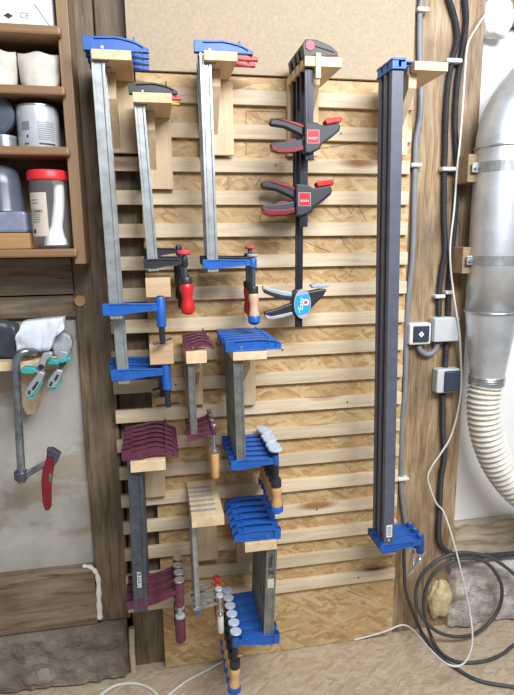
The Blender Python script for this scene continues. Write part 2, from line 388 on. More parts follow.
# ------------------------------------------------------------------ brackets
def bracket(label, rect, yf, ys, side, plate, brace=None, notch=(.05, .014), th=None, extra=None, plate_z=None, ybrace=None, sides=1, name='clamp_bracket'):
    """rect: px box of the arm's front face at depth yf; ys: depths of the slots; side -1 slots open to the left"""
    x0, y0, x1, y1 = rect
    a, b = V(x0, y0, yf), V(x1, y1, yf)
    xm = (x0+x1)/2; zt, zb, xl, xr = V(xm, y0, yf).z, V(xm, y1, yf).z, a.x, b.x
    r = empty(name, ((xl+xr)/2, -.001, zb), label, 'clamp bracket', 'pine brackets screwed to the battens')
    o = r.location
    nd, nw = notch
    def arm(bm):
        L_, R_ = xl-o.x, xr-o.x; pts = [(R_, -.001-o.y), (R_, yf-o.y), (L_, yf-o.y)]
        e = L_ if side < 0 else R_; sg = 1 if side < 0 else -1
        mid = []
        for y in sorted(ys):
            mid += [(e, y-nw/2-o.y), (e+sg*nd, y-nw/2-o.y), (e+sg*nd, y+nw/2-o.y), (e, y+nw/2-o.y)]
        if side < 0: pts = [(R_, 0), (R_, yf-o.y), (L_, yf-o.y)]+mid+[(L_, 0)]
        else: pts = [(L_, 0), (L_, yf-o.y), (R_, yf-o.y)]+mid+[(R_, 0)]
        prism(bm, pts, zb-o.z, zt-o.z, 'xy')
    P('arm', 'piney', r, arm, bev=.001)
    px0, px1, pyb = plate
    pl, pr = V(px0, pyb, -.022).x, V(px1, pyb, -.022).x; zpb = V((px0+px1)/2, pyb, -.022).z
    P('back_plate', 'pine', r, lambda bm: box(bm, (pl-o.x, -.022, zpb-o.z), (pr-o.x, 0, -.0005)), bev=.001)
    if brace:
        bx0, bx1, d, h0, h1 = brace     # px span, depth of the strut, height of its nose, total height
        q = V(bx0, y1, -d); q2 = V(bx1, y1, -d)
        P('brace', 'pine', r, lambda bm: prism(bm, [(-.0225, -.0005), (-d, -.0005), (-d, -h0), (-.0225, -h1)], q.x-o.x, q2.x-o.x, 'yz'), bev=.001)
    if extra: extra(r)
    return r, xl, xr, zt, zb
def lerp(a, b, t): return a+(b-a)*t
def depths(front, back, n): return [lerp(front, back, i/(n-1)) if n > 1 else front for i in range(n)]
def rank(i, n):
    if i == 0: return 'frontmost'
    if i == n-1: return 'nearest the wall'
    if i <= n//2-(n % 2 == 0): return ['', 'second', 'third', 'fourth'][i]+' from the front'
    k = n-i
    return {2: 'second', 3: 'third', 4: 'fourth'}.get(k, 'fourth')+' from the wall'
# ------------------------------------------------------------------ F clamps
def jaw(bm, top, bot, yw, yweb, rim):
    """strip between two curves (x,z lists): thick rims, thin web"""
    n = len(top)
    def strip(a, b, w, i0=0, i1=None):
        i1 = n-1 if i1 is None else i1
        pts = [a[i] for i in range(i0, i1+1)]+[b[i] for i in range(i1, i0-1, -1)]
        prism(bm, pts, -w/2, w/2)
    ti = [(x, max(z-rim, (z+bz)/2)) for (x, z), (_, bz) in zip(top, bot)]
    bi = [(x, min(z+rim, (z+tz)/2)) for (x, z), (_, tz) in zip(bot, top)]
    strip(top, ti, yw); strip(bi, bot, yw*.96); strip(ti, bi, yweb)
    strip(top, bot, yw*.98, 0, 1); strip(top, bot, yw*.94, n-2, n-1)
def barprof(w, t, g=.18):
    a, b = w/2, t/2; gi = b*(1-2*g) ; c1, c2 = a*.62, a*.45
    return [(-a, -b), (-c1, -b), (-c2, -gi), (c2, -gi), (c1, -b), (a, -b), (a, b), (c1, b), (c2, gi), (-c2, gi), (-c1, b), (-a, b)]
def fclamp(label, cat, group, top, bot, s, S, name='bar_clamp'):
    """top: bar centre at the jaw's resting height; bot: bar's lower end; S: style and sizes in metres"""
    top, bot = Vector(top), Vector(bot); d = top-bot; Ln = d.length
    ty = math.atan2(d.x, math.hypot(d.z, d.y)); tx = -math.atan2(d.y, d.z)
    r = empty(name, top, label, cat, group, (tx, ty, 0))
    w, t = S['w'], S['t']
    hh = S['hh']; hl = S['hl']; hb = S.get('hb', w/2+.006); hw = S.get('hw', .02)
    P('bar', S['bar'], r, lambda bm: prism(bm, barprof(w, t), -Ln, hh*.4, 'xy'), bev=.0006)
    m = S['head']
    K = S.get('kind', 'cast')
    if K == 'cast':
        xs = [-hb, -hb*.2, w/2+.004, hl*.35, hl*.5, hl*.66, hl*.72, hl*.76, hl*.88, hl]
        zt = [hh, hh, hh*1.02, hh*1.06, hh*.98, hh*.84, hh*.78, hh*.72, hh*.48, hh*.22]
        zb = [0, 0, 0, 0, 0, 0, 0, 0, 0, -.001]
        if S.get('flat'): zt = [hh*q for q in (1, 1, 1, 1.02, 1, .96, .93, .9, .8, .55)]
        if S.get('arch'):
            zb = [0, 0, .1*hh, .30*hh, .36*hh, .30*hh, .26*hh, .2*hh, 0, 0]; zt = [hh*.8, hh*.88, hh*1.0, hh*1.15, hh*1.18, hh*1.05, hh*.98, hh*.92, hh*.68, hh*.42]
    else:
        xs = [-hb, 0, hl*.4, hl*.8, hl]; zt = [hh]*4+[hh*.8]; zb = [0]*5
    lift = S.get('lift', .0006)
    fx = s*hl*.72
    P('fixed_jaw', m, r, lambda bm: (K == 'cast' and not S.get('nofin') and prism(bm, [(fx-.003, hh*.6), (fx+.003, hh*.6), (fx+.002, hh*(1.1 if S.get('arch') else .8)+.010), (fx-.002, hh*(1.1 if S.get('arch') else .8)+.010)], -hw*.42, hw*.42), jaw(bm, [(s*x, z+lift) for x, z in zip(xs, zt)], [(s*x, z+lift) for x, z in zip(xs, zb)], hw, hw*.5, S.get('rim', .0045))), bev=.0008)
    # sliding arm
    za = -Ln+S.get('end', .012); ah = S.get('ah', hh*.85); al = S['al']; ab = S.get('ab', w/2+.008); aw = S.get('aw', .02)
    am = S.get('arm', m)
    xa = [-ab, -w/2, w/2+.006, al*.35, al*.6, al*.8, al-.008]
    up_ = S.get('rise', 0)
    zt2 = [ah, ah, ah, ah*.95, ah*.9, ah*.88, ah*.86]; zb2 = [0, 0, 0, ah*.08, ah*.16, ah*.2, ah*.22]
    if S.get('arch'):
        zt2 = [ah, ah, ah*.85, ah*.7, ah*.7, ah*.8, ah*.95]; zb2 = [0, 0, -.05*ah, -.1*ah, 0, .2*ah, .4*ah]
    P('sliding_arm', am, r, lambda bm: jaw(bm, [(s*x, z+za+up_*max(x, 0)/al) for x, z in zip(xa, zt2)], [(s*x, z+za+up_*max(x, 0)/al) for x, z in zip(xa, zb2)], aw, aw*.72, S.get('rim', .0045)*.9), bev=.0008)
    bh = S.get('bh', (ah*1.05, 0)); br = S.get('br', .011)
    zc = za+up_
    o = L('boss', am, r, [(br*.8, bh[1]-.0), (br, bh[1]+.003), (br, bh[0]-.004), (br*.85, bh[0])], (s*al, 0, zc))
    # spindle, pad, handle
    H = S['handle']; sl = S.get('sl', .03); srd = S.get('sr', .006)
    padz = bh[0]+S.get('padup', .012)
    o = L('spindle', S.get('spin', 'dsteel'), r, [(srd, bh[1]-sl-.004), (srd, padz)], (s*al, 0, zc), 12)
    if S.get('pad'):
        pr_ = S.get('pr', .015); pt = S.get('pt', .008)
        L('pressure_pad', S['pad'], r, [(pr_*.8, padz), (pr_, padz+pt*.3), (pr_, padz+pt*.8), (pr_*.9, padz+pt)], (s*al, 0, zc), 20)
    z0 = bh[1]-sl; hlen = S.get('hlen', .1); hr = S.get('hr', .013)
    if H == 'tbar':
        P('spindle_end', 'blackp', r, lambda bm: lathe(bm, [(.008, z0-.02), (.009, z0+.006)], (s*al, 0, zc), 12))
        a_ = S.get('tang', .4); tl = S.get('tl', .05)
        P('tommy_bar', S.get('tb', 'steel'), r, lambda bm: tube(bm, [(s*al-tl*math.cos(a_), -tl*math.sin(a_), zc+z0-.012-tl*S.get('tslope', .15)), (s*al+tl*math.cos(a_), tl*math.sin(a_), zc+z0-.012+tl*S.get('tslope', .15))], .0035, 8))
    else:
        prof = {'turned': [(.8, 0), (.95, .08), (1, .18), (.8, .38), (.78, .5), (.95, .68), (1.02, .82), (.9, .94), (.4, 1)],
                'straight': [(.9, 0), (1, .05), (1, .5), (1, .93), (.8, 1)],
                'grip': [(1, 0), (1, .3), (.85, .45), (1.05, .65), (1.1, .85), (.7, 1)]}[S.get('hp', 'turned')]
        fe = L('ferrule', S.get('fer', 'blackp'), r, [(hr*.85, z0), (hr*.95, z0-.004), (hr*.95, z0-S.get('fl', .02)), (hr*.8, z0-S.get('fl', .02)-.001)], (s*al, 0, zc), 16)
        z1 = z0-S.get('fl', .02)
        h = L('handle', H, r, [(hr*a2, z1-hlen*b2) for a2, b2 in prof], (s*al, 0, zc), 18)
        if S.get('cap'):
            L('end_cap', S['cap'], h, [(hr*1.0, z1-hlen*.78), (hr*1.18, z1-hlen*.84), (hr*1.2, z1-hlen*1.0), (hr*.8, z1-hlen*1.08), (hr*.3, z1-hlen*1.11)], (s*al, 0, zc), 18)
    if S.get('text'):
        text('bar_print', S['text'][0], S['text'][1], S['text'][2], r, (0, -t/2-.0006, S['text'][3]), S['text'][4] if len(S['text']) > 4 else (PI/2, PI/2, 0))
    if S.get('sticker'):
        z_ = S['sticker']; P('sticker', 'lab', r, lambda bm: box(bm, (-w*.3, -t/2-.0008, z_-.016), (w*.3, -t/2+.0002, z_+.016)))
    if S.get('tip'):
        P('bar_stop', S['tip'], r, lambda bm: box(bm, (-w*.45, -t*.6, -Ln-.004), (w*.45, t*.6, -Ln+.010)), bev=.001)
    return r
def stack(n, yf, yb, top, bot, s, S, lab, group, over=None, jit=.002):
    """top/bot: pixels of the front clamp's bar; each further clamp keeps its x and z"""
    ys = depths(yf, yb, n); t0, b0 = V(*top, yf), V(*bot, yf); out = []
    for i, y in enumerate(ys):
        S2 = dict(S); b = Vector((b0.x, y, b0.z)); t = Vector((t0.x, y, t0.z))
        if i: b.x += random.uniform(-jit, jit); b.z += random.uniform(-jit, jit)
        if over and i in over:
            S2.update(over[i]); b.z += over[i].get('dz', 0); b.x += over[i].get('dx', 0)
        l = S2.get('label') or lab % rank(i, n)
        out.append(fclamp(l, 'clamp', group, t, b, s, S2))
    return ys, out
def restz(rect, yf): return V(rect[0], rect[1], yf).z
def topat(px, rect, yf):    # pixel whose world z is the arm's top
    return None
# A: big blue F clamps, upper left
yA = -.22
ysA = depths(-.20, -.05, 4)
brA = bracket('pine bracket at the upper left holding the long galvanised clamps with blue jaws', (91, 49.5, 131.5, 59.5), yA, ysA, -1, (113, 150, 153), (105, 114, .11, .07, .19), notch=(.042, .016))
def setstack(rect, yf, topx, botpx, ysl):
    """bar centre: topx pixel at the arm's top, botpx pixel of lower end, both at the front clamp's depth"""
    zt = V(rect[0], rect[1], yf).z; y = ysl[0]
    t = V(topx, rect[1], y); t.z = zt; b = V(*botpx, y); return t, b
def run(n, ys, t, b, s, S, lab, group, over=None, jit=.0015):
    for i, y in enumerate(ys):
        S2 = dict(S); tt = Vector((t.x, y, t.z)); bb = Vector((b.x, y, b.z))
        if i: bb.x += random.uniform(-jit, jit)
        if over and i in over:
            S2.update(over[i]); bb.z += over[i].get('dz', 0); bb.x += over[i].get('dx', 0)
        fclamp(S2.get('label') or lab % rank(i, n), 'clamp', group, tt, bb, s, S2)
t, b = setstack((111, 49.5), yA, 97, (116.5, 319), ysA)
SA = dict(w=.034, t=.011, bar='galv', head='blue', hh=.034, hl=.134, hb=.034, hw=.017, al=.125, ab=.036, ah=.034, aw=.019, end=.012, bh=(.048, -.042), br=.014, handle='tbar', sl=.03, sr=.009, spin='blackp', tb='blackp', tl=.03, padup=.002, tang=.5, rim=.005)
run(4, ysA, t, b, 1, SA, 'long steel clamp with blue jaws at upper left, %s', 'long blue-jawed clamps at the upper left',
    {0: dict(al=.127), 1: dict(dz=-.205, dx=.008, al=.128, tl=.036, tang=-.3, sl=.035), 2: dict(dz=-.2, dx=.0, al=.12, bh=(.04, -.03)), 3: dict(dz=-.19, dx=-.002, al=.12, bh=(.04, -.03))})
# B: black headed clamps
yB = -.21; ysB = depths(-.185, -.06, 3)
brB = bracket('pine bracket with the black-jawed clamp, right of the long blue clamps', (132.5, 92.5, 172, 102.5), yB, ysB, -1, (142, 173.5, 189), (145, 154, .11, .05, .15), notch=(.036, .014))
t, b = setstack((152, 92.5), yB, 138.5, (153.5, 271), ysB)
SB = dict(w=.029, t=.01, bar='galv', head='blackp', hh=.027, hl=.105, hb=.026, hw=.017, al=.091, ab=.026, ah=.026, aw=.018, end=.009, bh=(.028, -.002), br=.010, handle='red', sl=.03, sr=.006, hlen=.092, hr=.021, fl=.018, pad='pink', pr=.0205, pt=.014, padup=.004, tip=None)
run(3, ysB, t, b, 1, SB, '%s', 'clamps on the second bracket from the left', {
    0: dict(label='clamp with black jaws, coral pad and red turned handle, front one on its bracket'),
    1: dict(label='middle clamp behind the red-handled black-jawed one, red jaw tip showing', head='pink', arm='blackp', handle='blackp', hl=.119, hb=.015, pad=None, dz=.006, al=.085),
    2: dict(label='clamp nearest the wall behind the red-handled one, yellow jaw tip showing', head='yellow', arm='blackp', handle='blackp', hl=.117, hb=.015, pad=None, dz=.03, al=.08, hh=.014)})
# C
yC = -.20; ysC = depths(-.175, -.07, 3)
brC = bracket('pine bracket at top centre below the fibreboard with beech-handled clamp', (204, 51, 237.5, 60.5), yC, ysC, -1, (204, 234, 155), (211, 220, .12, .045, .16), notch=(.034, .014))
t, b = setstack((221, 51), yC, 205, (213, 272), ysC)
SC = dict(w=.032, t=.011, bar='galv', head='blue', hh=.03, hl=.134, hb=.03, hw=.018, al=.121, ab=.03, ah=.027, aw=.018, end=.010, bh=(.028, -.002), br=.012, handle='beechp', cap='blue', sl=.055, sr=.007, hlen=.088, hr=.016, fl=.02, pad='lgrey', pr=.017, pt=.009, padup=.003)
run(3, ysC, t, b, 1, SC, '%s', 'clamps on the top centre bracket', {
    0: dict(label='blue-jawed clamp with pale wooden handle tipped in blue, top centre, front one'),
    1: dict(label='clamp with coral jaw and red handle behind the beech-handled blue one', head='pink', arm='blackp', handle='red', cap=None, pad='pink', padup=.02, dz=.006, dx=.002, al=.12, hl=.158, hb=.012),
    2: dict(label='black-armed clamp with coral jaw nearest the wall at top centre', head='pink', arm='blackp', handle='red', cap=None, pad=None, dz=.01, hl=.160, hb=.012)})
# F: small purple
yF = -.22; ysF = depths(-.20, -.05, 4)
brF = bracket('small pine bracket in the middle carrying small purple clamps', (186, 351.5, 207, 363.5), yF, ysF, -1, (186, 203.5, 405), (191.5, 200, .12, .05, .11), notch=(.03, .01))
t, b = setstack((196.5, 351.5), yF, 190.5, (194.5, 441), ysF)
SF = dict(w=.020, t=.008, bar='galvd', head='purple', hh=.028, hl=.072, hb=.016, hw=.014, arch=True, al=.061, ab=.02, ah=.02, aw=.015, end=.004, bh=(.024, .0), br=.008, rise=.012, handle='beech', hp='straight', sl=.05, sr=.0055, spin='steel', fer='steel', fl=.01, hlen=.082, hr=.0135, pad='steel', pr=.009, pt=.006, padup=.004)
run(4, ysF, t, b, 1, SF, 'small purple clamp with wooden handle, mid wall, %s', 'small purple clamps in the middle')
# G: blue mid stack
yG = -.27; ysG = depths(-.25, -.045, 6)
brG = bracket('pine bracket in the middle carrying six short blue clamps', (233, 352, 267, 360), yG, ysG, -1, (240, 256, 405), (240, 250, .16, .05, .13), notch=(.03, .012))
t, b = setstack((250, 352), yG, 237.5, (241.5, 470), ysG)
SG = dict(flat=1, w=.029, t=.011, bar='galvd', head='blue', hh=.034, hl=.130, hb=.036, hw=.020, al=.108, ab=.034, ah=.03, aw=.021, end=.006, bh=(.034, .0), br=.010, handle='beech', cap='blue', sl=.045, sr=.0095, spin='blackp', hlen=.082, hr=.0175, fl=.026, pad='pad', pr=.0225, pt=.010, padup=.012)
run(6, ysG, t, b, 1, SG, 'short blue clamp with pale pad in the middle stack, %s', 'six blue clamps in the middle stack', {1: dict(bh=(.031, 0)), 3: dict(bh=(.030, 0)), 5: dict(bh=(.028, 0))})
# H: large purple
yH = -.27; ysH = depths(-.25, -.045, 6)
brH = bracket('pine bracket at lower left carrying the large purple clamps', (130, 461, 166, 471.5), yH, ysH, -1, (143, 166, 497), (144.5, 153.5, .15, .045, .055), notch=(.034, .014))
t, b = setstack((148, 461), yH, 134.5, (141, 611), ysH)
SH = dict(w=.042, t=.012, bar='dsteel', head='purple', hh=.038, hl=.130, hb=.036, hw=.019, arch=True, al=.120, ab=.044, ah=.027, aw=.014, end=.014, bh=(.045, -.04), br=.0145, rise=.028, handle='purple', hp='straight', sl=.03, sr=.009, spin='steel', fer='lgrey', fl=.008, hlen=.088, hr=.0165, pad='steel', pr=.0165, pt=.006, padup=.002)
run(6, ysH, t, b, 1, SH, 'large purple clamp with dark bar, lower left, %s', 'large purple clamps at lower left',
    {0: dict(text=('BESSEY', .018, 'wtext', -.388, (PI/2, -PI/2, 0))), 4: dict(dz=-.03), 5: dict(dz=-.06)})
# I: light steel clamps in a comb
yI = -.265; ysI = depths(-.225, -.06, 6)
brI = bracket('pine comb bracket with six slots, bottom centre, holding thin light steel clamps', (191.5, 516.5, 224.5, 526.5), yI, ysI, -1, (198, 218, 560), (207, 215, .12, .03, .07), notch=(.075, .0065))
ysI4 = [ysI[0], ysI[1], ysI[2], ysI[3]]
t, b = setstack((208, 516.5), yI, 193.5, (198, 613), ysI4)
t.z += .001
SI = dict(w=.015, t=.007, bar='galv', head='galv', kind='flat', hh=.008, hl=.072, hb=.008, hw=.004, lift=-.004, al=.072, ab=.014, ah=.010, aw=.010, end=.012, bh=(.014, -.004), br=.007, rise=.010, handle='cream', hp='straight', sl=.03, sr=.005, spin='steel', fer='steel', fl=.008, hlen=.062, hr=.0105, pad='ctin', pr=.0125, pt=.008, padup=.012)
run(6, ysI, t, b, 1, SI, '%s', 'thin light steel clamps', {
    4: dict(label='thin steel clamp second from the wall in the six-slot comb', dz=-.05, al=.028, pad=None, hlen=.01, sl=.012),
    5: dict(label='thin steel clamp nearest the wall in the six-slot comb', dz=-.07, al=.028, pad=None, hlen=.01, sl=.012),
    0: dict(label='thin steel clamp with pale pad, cream handle and blue bar end, front one', tip='blue'),
    1: dict(label='thin steel clamp with pale pad directly behind the cream-handled front one'),
    2: dict(label='thin steel clamp with red pad and red handle, third from the front', handle='red', pad='red', dz=-.002),
    3: dict(label='thin steel clamp with the highest red pad, fourth from the front', handle='red', pad='red')})
# J: lower blue stack, jaws to the left
yJ = -.29; ysJ = depths(-.27, -.055, 6)
brJ = bracket('pine bracket at lower right of centre carrying six blue clamps facing left', (245, 542.5, 277, 551), yJ, ysJ, 1, (237, 257, 562), (240, 249, .06, .03, .04), notch=(.036, .014))
t, b = setstack((261, 542.5), yJ, 272, (268, 644), ysJ)
SJ = dict(flat=1, w=.034, t=.012, bar='galvd', head='blue', hh=.034, hl=.122, hb=.026, hw=.022, al=.108, ab=.036, ah=.034, aw=.022, end=.006, bh=(.036, .0), br=.011, handle='beech', cap='blue', sl=.05, sr=.0095, spin='blackp', hlen=.088, hr=.0185, fl=.026, pad='pad', pr=.0185, pt=.008, padup=.012)
run(6, ysJ, t, b, -1, SJ, 'blue clamp facing left in the lower stack, %s', 'six blue clamps facing left in the lower stack',
    {0: dict(text=('revo X', .026, 'ink', -.088, (PI/2, PI/2, 0)), sticker=-.155)})
# ------------------------------------------------------------------ trigger clamps
yD = -.22; ysD = [-.20, -.155, -.11, -.06]
def dextra(r):
    o = r.location; a = V(316, 52.5, yD-.004); b_ = V(321, 78, yD-.004)
    P('upright_key', 'pine', r, lambda bm: box(bm, (a.x-o.x, yD-.004-o.y, b_.z-o.z), (b_.x-o.x, yD+.012-o.y, a.z-o.z)), bev=.001)
brD = bracket('pine comb bracket at top centre right holding the black trigger clamps', (305, 56.5, 342, 66.5), yD, ysD, -1, (288, 318, 156), (312.5, 320, .19, .04, .2), notch=(.03, .012), extra=dextra)
def trig(label, y, xb, ybot, body_dx, body_dy, body, scale=1.0):
    """xb: px of the bar at the bottom; body traced at its own distance y"""
    zt = V(323.5, 56.5, yD).z
    tp = V(308.5, 70, -.20); b_ = V(xb, ybot, y); top = Vector((tp.x, y, zt))
    r = empty('trigger_clamp', top, label, 'clamp', 'black trigger clamps')
    d = top-b_; off = Vector((-d.x/d.z, 0))
    def cx(z): return (b_.x-top.x)*(-(z)/(top.z-b_.z))
    Lb = top.z-b_.z
    w = .024
    P('bar', 'railb', r, lambda bm: (prism(bm, [(-w/2, .0), (w/2, .0), (cx(-Lb)+w/2, -Lb), (cx(-Lb)-w/2, -Lb)], -.004, .004), prism(bm, [(-w/2*.35, .0), (w/2*.35, .0), (cx(-Lb)+w/2*.35, -Lb), (cx(-Lb)-w/2*.35, -Lb)], -.0052, .0052)), bev=.0008)
    hp = [(-.018, .0), (-.022, .03), (-.012, .044), (.02, .044), (.06, .03), (.082, .014), (.082, .004), (.02, .0)]
    hd = P('fixed_jaw', 'black', r, lambda bm: (prism(bm, [(x, z+.0006) for x, z in hp], -.014, .014), prism(bm, [(.012, .026), (.07, .012), (.07, .016), (.012, .030)], -.0155, .0155)), bev=.004)
    L('jaw_button', 'pink', hd, [(.0125, -.002), (.0135, 0)], (.0, -.0148, .028), 20, 'y')
    P('jaw_pad', 'pink', hd, lambda bm: box(bm, (.045, -.012, -.001), (.084, .012, .008)), bev=.003)
    o = r.location
    def pp(pts): return [(p[0]-o.x, p[1]-o.z) for p in pxpoly([(q[0]+body_dx, q[1]+body_dy) for q in pts], y)]
    def pr(bm, pts, w0, w1): prism(bm, pp(pts), w0, w1)
    blue = body == 'blue'
    if not blue:
        P('body', 'greyp', r, lambda bm: (pr(bm, [(294.5, 184), (307, 185.5), (312, 188.5), (329, 186), (330.5, 190), (329, 194), (321, 201), (312, 207), (310, 212), (300, 216.5), (294.8, 216)], -.018, .018)), bev=.005)
        P('upper_handle', 'black', r, lambda bm: pr(bm, [(294, 188.5), (291, 186.5), (276, 182), (264, 181), (260, 183.5), (261, 188), (275, 190), (286, 195), (294, 199)], -.011, .011), bev=.005)
        P('handle_trim', 'redd', r, lambda bm: pr(bm, [(294, 188), (290, 186), (277, 182.3), (267, 181.3), (272, 183.4), (282, 186.6), (294, 191)], -.0135, .0135), bev=.002)
        P('trigger', 'greyp', r, lambda bm: pr(bm, [(294, 201), (282, 203), (266, 204.5), (261, 206), (262, 211), (270, 214), (285, 213.5), (294, 211.5)], -.011, .011), bev=.005)
        P('trigger_trim', 'redd', r, lambda bm: pr(bm, [(294, 208), (284, 210), (268, 210), (261.5, 207.5), (263, 213), (270, 215.5), (285, 215), (294, 212.5)], -.0135, .0135), bev=.002)
        P('release_lever', 'redd', r, lambda bm: pr(bm, [(276, 203.5), (277.5, 206.5), (281, 207), (284, 205), (287, 204), (287, 201), (282, 201), (278, 202)], -.008, .008), bev=.002)
        P('jaw_pad', 'red', r, lambda bm: pr(bm, [(315, 184), (317, 181.5), (330, 180), (332.5, 181), (331, 185), (316.5, 187.5)], -.016, .016), bev=.003)
        lb = P('brand_label', 'red', r, lambda bm: pr(bm, [(297.5, 193.5), (308.5, 193.5), (308.5, 206), (297.5, 206)], -.0188, -.0176))
        P('label_frame', 'lgrey', lb, lambda bm: pr(bm, [(297, 193), (309, 193), (309, 206.5), (297, 206.5)], -.0184, -.0176))
        c_ = pp([(303, 201.5)])[0]
        text('label_print', 'BESSEY', .0085, 'wtext', lb, (c_[0], -.0192, c_[1]))
    else:
        P('body', 'black', r, lambda bm: pr(bm, [(291, 293), (295, 289), (303, 289), (308, 291), (320, 288.5), (326, 289), (322, 296), (314, 304), (309, 309), (305, 316), (297, 318), (291, 313)], -.016, .016), bev=.005)
        P('upper_handle', 'lgrey', r, lambda bm: pr(bm, [(292, 292), (283, 290.5), (270, 288), (263, 285.5), (261.5, 288), (264, 292), (276, 296.5), (286, 299), (292, 299)], -.010, .010), bev=.004)
        P('handle_trim', 'black', r, lambda bm: pr(bm, [(292, 295.5), (284, 295), (272, 292), (263, 288.5), (264, 293), (276, 298), (286, 300), (292, 300)], -.0125, .0125), bev=.002)
        P('trigger', 'black', r, lambda bm: pr(bm, [(293, 302), (285, 305), (275, 309), (264, 311.5), (264, 315), (270, 318), (280, 316), (293, 313)], -.011, .011), bev=.004)
        P('trigger_trim', 'lgrey', r, lambda bm: pr(bm, [(293, 311), (280, 314), (270, 316), (264, 314), (266, 318.5), (272, 319), (282, 317), (293, 314)], -.0125, .0125), bev=.002)
        P('jaw_pad', 'lgrey', r, lambda bm: pr(bm, [(309.5, 285), (312, 288), (327, 287), (329.5, 284), (316, 283)], -.016, .016), bev=.003)
        c_ = pp([(301, 303.3)])[0]; s_ = mp(V(301, 303, y))
        def ell(bm, a, b2, w0, w1):
            prism(bm, [(c_[0]+a*s_*math.cos(k*PI/14), c_[1]+b2*s_*math.sin(k*PI/14)) for k in range(28)], w0, w1)
        lb = P('oval_badge', 'lgrey', r, lambda bm: ell(bm, 8.6, 14.8, -.0185, -.015), bev=.0005)
        P('badge_face', 'sky', lb, lambda bm: prism(bm, [(c_[0]+x*s_, c_[1]+z*s_) for x, z in ((-6.4, 8.2), (6.4, 9.6), (7.6, 3), (7.6, -5), (6, -9.5), (-5.6, -11.3), (-7.6, -4), (-7.6, 3))], -.0192, -.0184))
        text('badge_print', 'Easy', 7*s_, 'wtext', lb, (c_[0]-1.5*s_, -.0196, c_[1]), (PI/2, -PI/2+.1, 0))
        text('badge_number', '1', 6*s_, 'wtext', lb, (c_[0]-3.2*s_, -.0196, c_[1]-7*s_), (PI/2, .1, 0))
        P('badge_dot', 'wtext', lb, lambda bm: lathe(bm, [(3.1*s_, -.0196), (3.1*s_, -.019)], (c_[0]+3.6*s_, 0, c_[1]+1.5*s_), 20, 'y'))
        P('badge_mark', 'pink', lb, lambda bm: lathe(bm, [(1.9*s_, -.0199), (1.9*s_, -.019)], (c_[0]+3.2*s_, 0, c_[1]+1.4*s_), 16, 'y'))
    return r
trig('black trigger clamp with red square label, shortest and frontmost under its bracket', -.20, 309.5, 160, 8.5, -62, 'red')
trig('black trigger clamp with red square label, the lower of the two red-labelled ones', -.155, 303.5, 227, 0, 0, 'red')
trig('long trigger clamp with grey pads and a blue oval badge', -.11, 298.5, 327, 0, 0, 'blue')
trig('rearmost black trigger clamp, its body hidden behind the lower red-labelled one', -.06, 297, 214, .5, 1, 'red')
# ------------------------------------------------------------------ parallel clamps at right
yK = -.225; ysK = [-.19, -.15, -.11]
def kex(r): pass
brK = bracket('pine comb bracket at far right holding the three long grey clamps', (415, 61.5, 448, 70.5), yK, ysK+[-.035], -1, (388, 407, 155), (409, 417, .19, .04, .22), notch=(.010, .02))
zK = V(431.5, 61.5, yK).z
for i, y in enumerate(ysK):
    tp = V(396.5, 70, -.19); bt = V(387.5, 548, -.19)
    top = Vector((tp.x, y, zK)); bot = Vector((bt.x, y, bt.z)); d = top-bot; Ln = d.length
    r = empty('parallel_clamp', top, 'long graphite clamp with blue jaws at the right, %s of the three' % ['frontmost', 'middle one', 'rearmost'][i], 'clamp', 'three long parallel clamps', (0, math.atan2(d.x, d.z), 0))
    w, t_ = .037, .020
    P('rail', 'rail', r, lambda bm: prism(bm, [(-w/2, -t_/2), (w/2, -t_/2), (w/2, t_/2), (-w/2, t_/2)], -Ln, -.018, 'xy'), bev=.0015)
    def head(bm):
        box(bm, (-.022, -.018, -.018), (.022, .018, -.012)); box(bm, (-.022, -.018, .006), (.022, .018, .012))
        box(bm, (-.020, -.015, -.014), (.0, .015, .008)); box(bm, (.010, -.010, -.014), (.026, .010, .008))
        box(bm, (.028, -.014, .001), (.10, .014, .005))
    P('fixed_jaw', 'blue', r, head, bev=.001)
    za = -Ln+.0
    xs = [-.034, -.022, .024, .045, .085, .118]
    P('sliding_jaw', 'blue', r, lambda bm: (jaw(bm, [(x, za+.026) for x in xs], [(x, za+z) for x, z in zip(xs, (.004, -.002, -.004, .0, .002, .004))], .036, .026, .006), box(bm, (-.024, -.014, za-.012), (.03, .014, za+.0))), bev=.0015)
    L('boss', 'blued', r, [(.011, -.035), (.0135, -.03), (.0135, .03), (.012, .034)], (.122, 0, za), 16)
    L('spindle', 'steel', r, [(.006, -.075), (.006, .036)], (.122, 0, za), 12)
    L('spindle_end', 'steel', r, [(.008, -.078), (.010, -.074), (.010, -.056), (.007, -.052)], (.122, 0, za), 12)
    a_ = [(.02, -.7), (.5, .5), (-.6, .3)][i]
    dx, dz = [(.058, .034), (.02, .05), (.035, -.04)][i]
    P('tommy_bar', 'steel', r, lambda bm: tube(bm, [(.122-dx, -.03, za-.064-dz), (.122+dx*.6, .02, za-.064+dz*.6)], .004, 8))
    st = P('barcode_sticker', 'card', r, lambda bm: box(bm, (-.010, -t_/2-.0008, za+.047), (.011, -t_/2+.0002, za+.092)))
    P('sticker_print', 'inkg', st, lambda bm: [box(bm, (-.007, -t_/2-.0012, za+.053+k*.005), (.008, -t_/2-.0007, za+.0555+k*.005)) for k in range(7)])
    text('rail_print', 'K', .012, 'wtext', r, (0, -t_/2-.0006, za+.035))
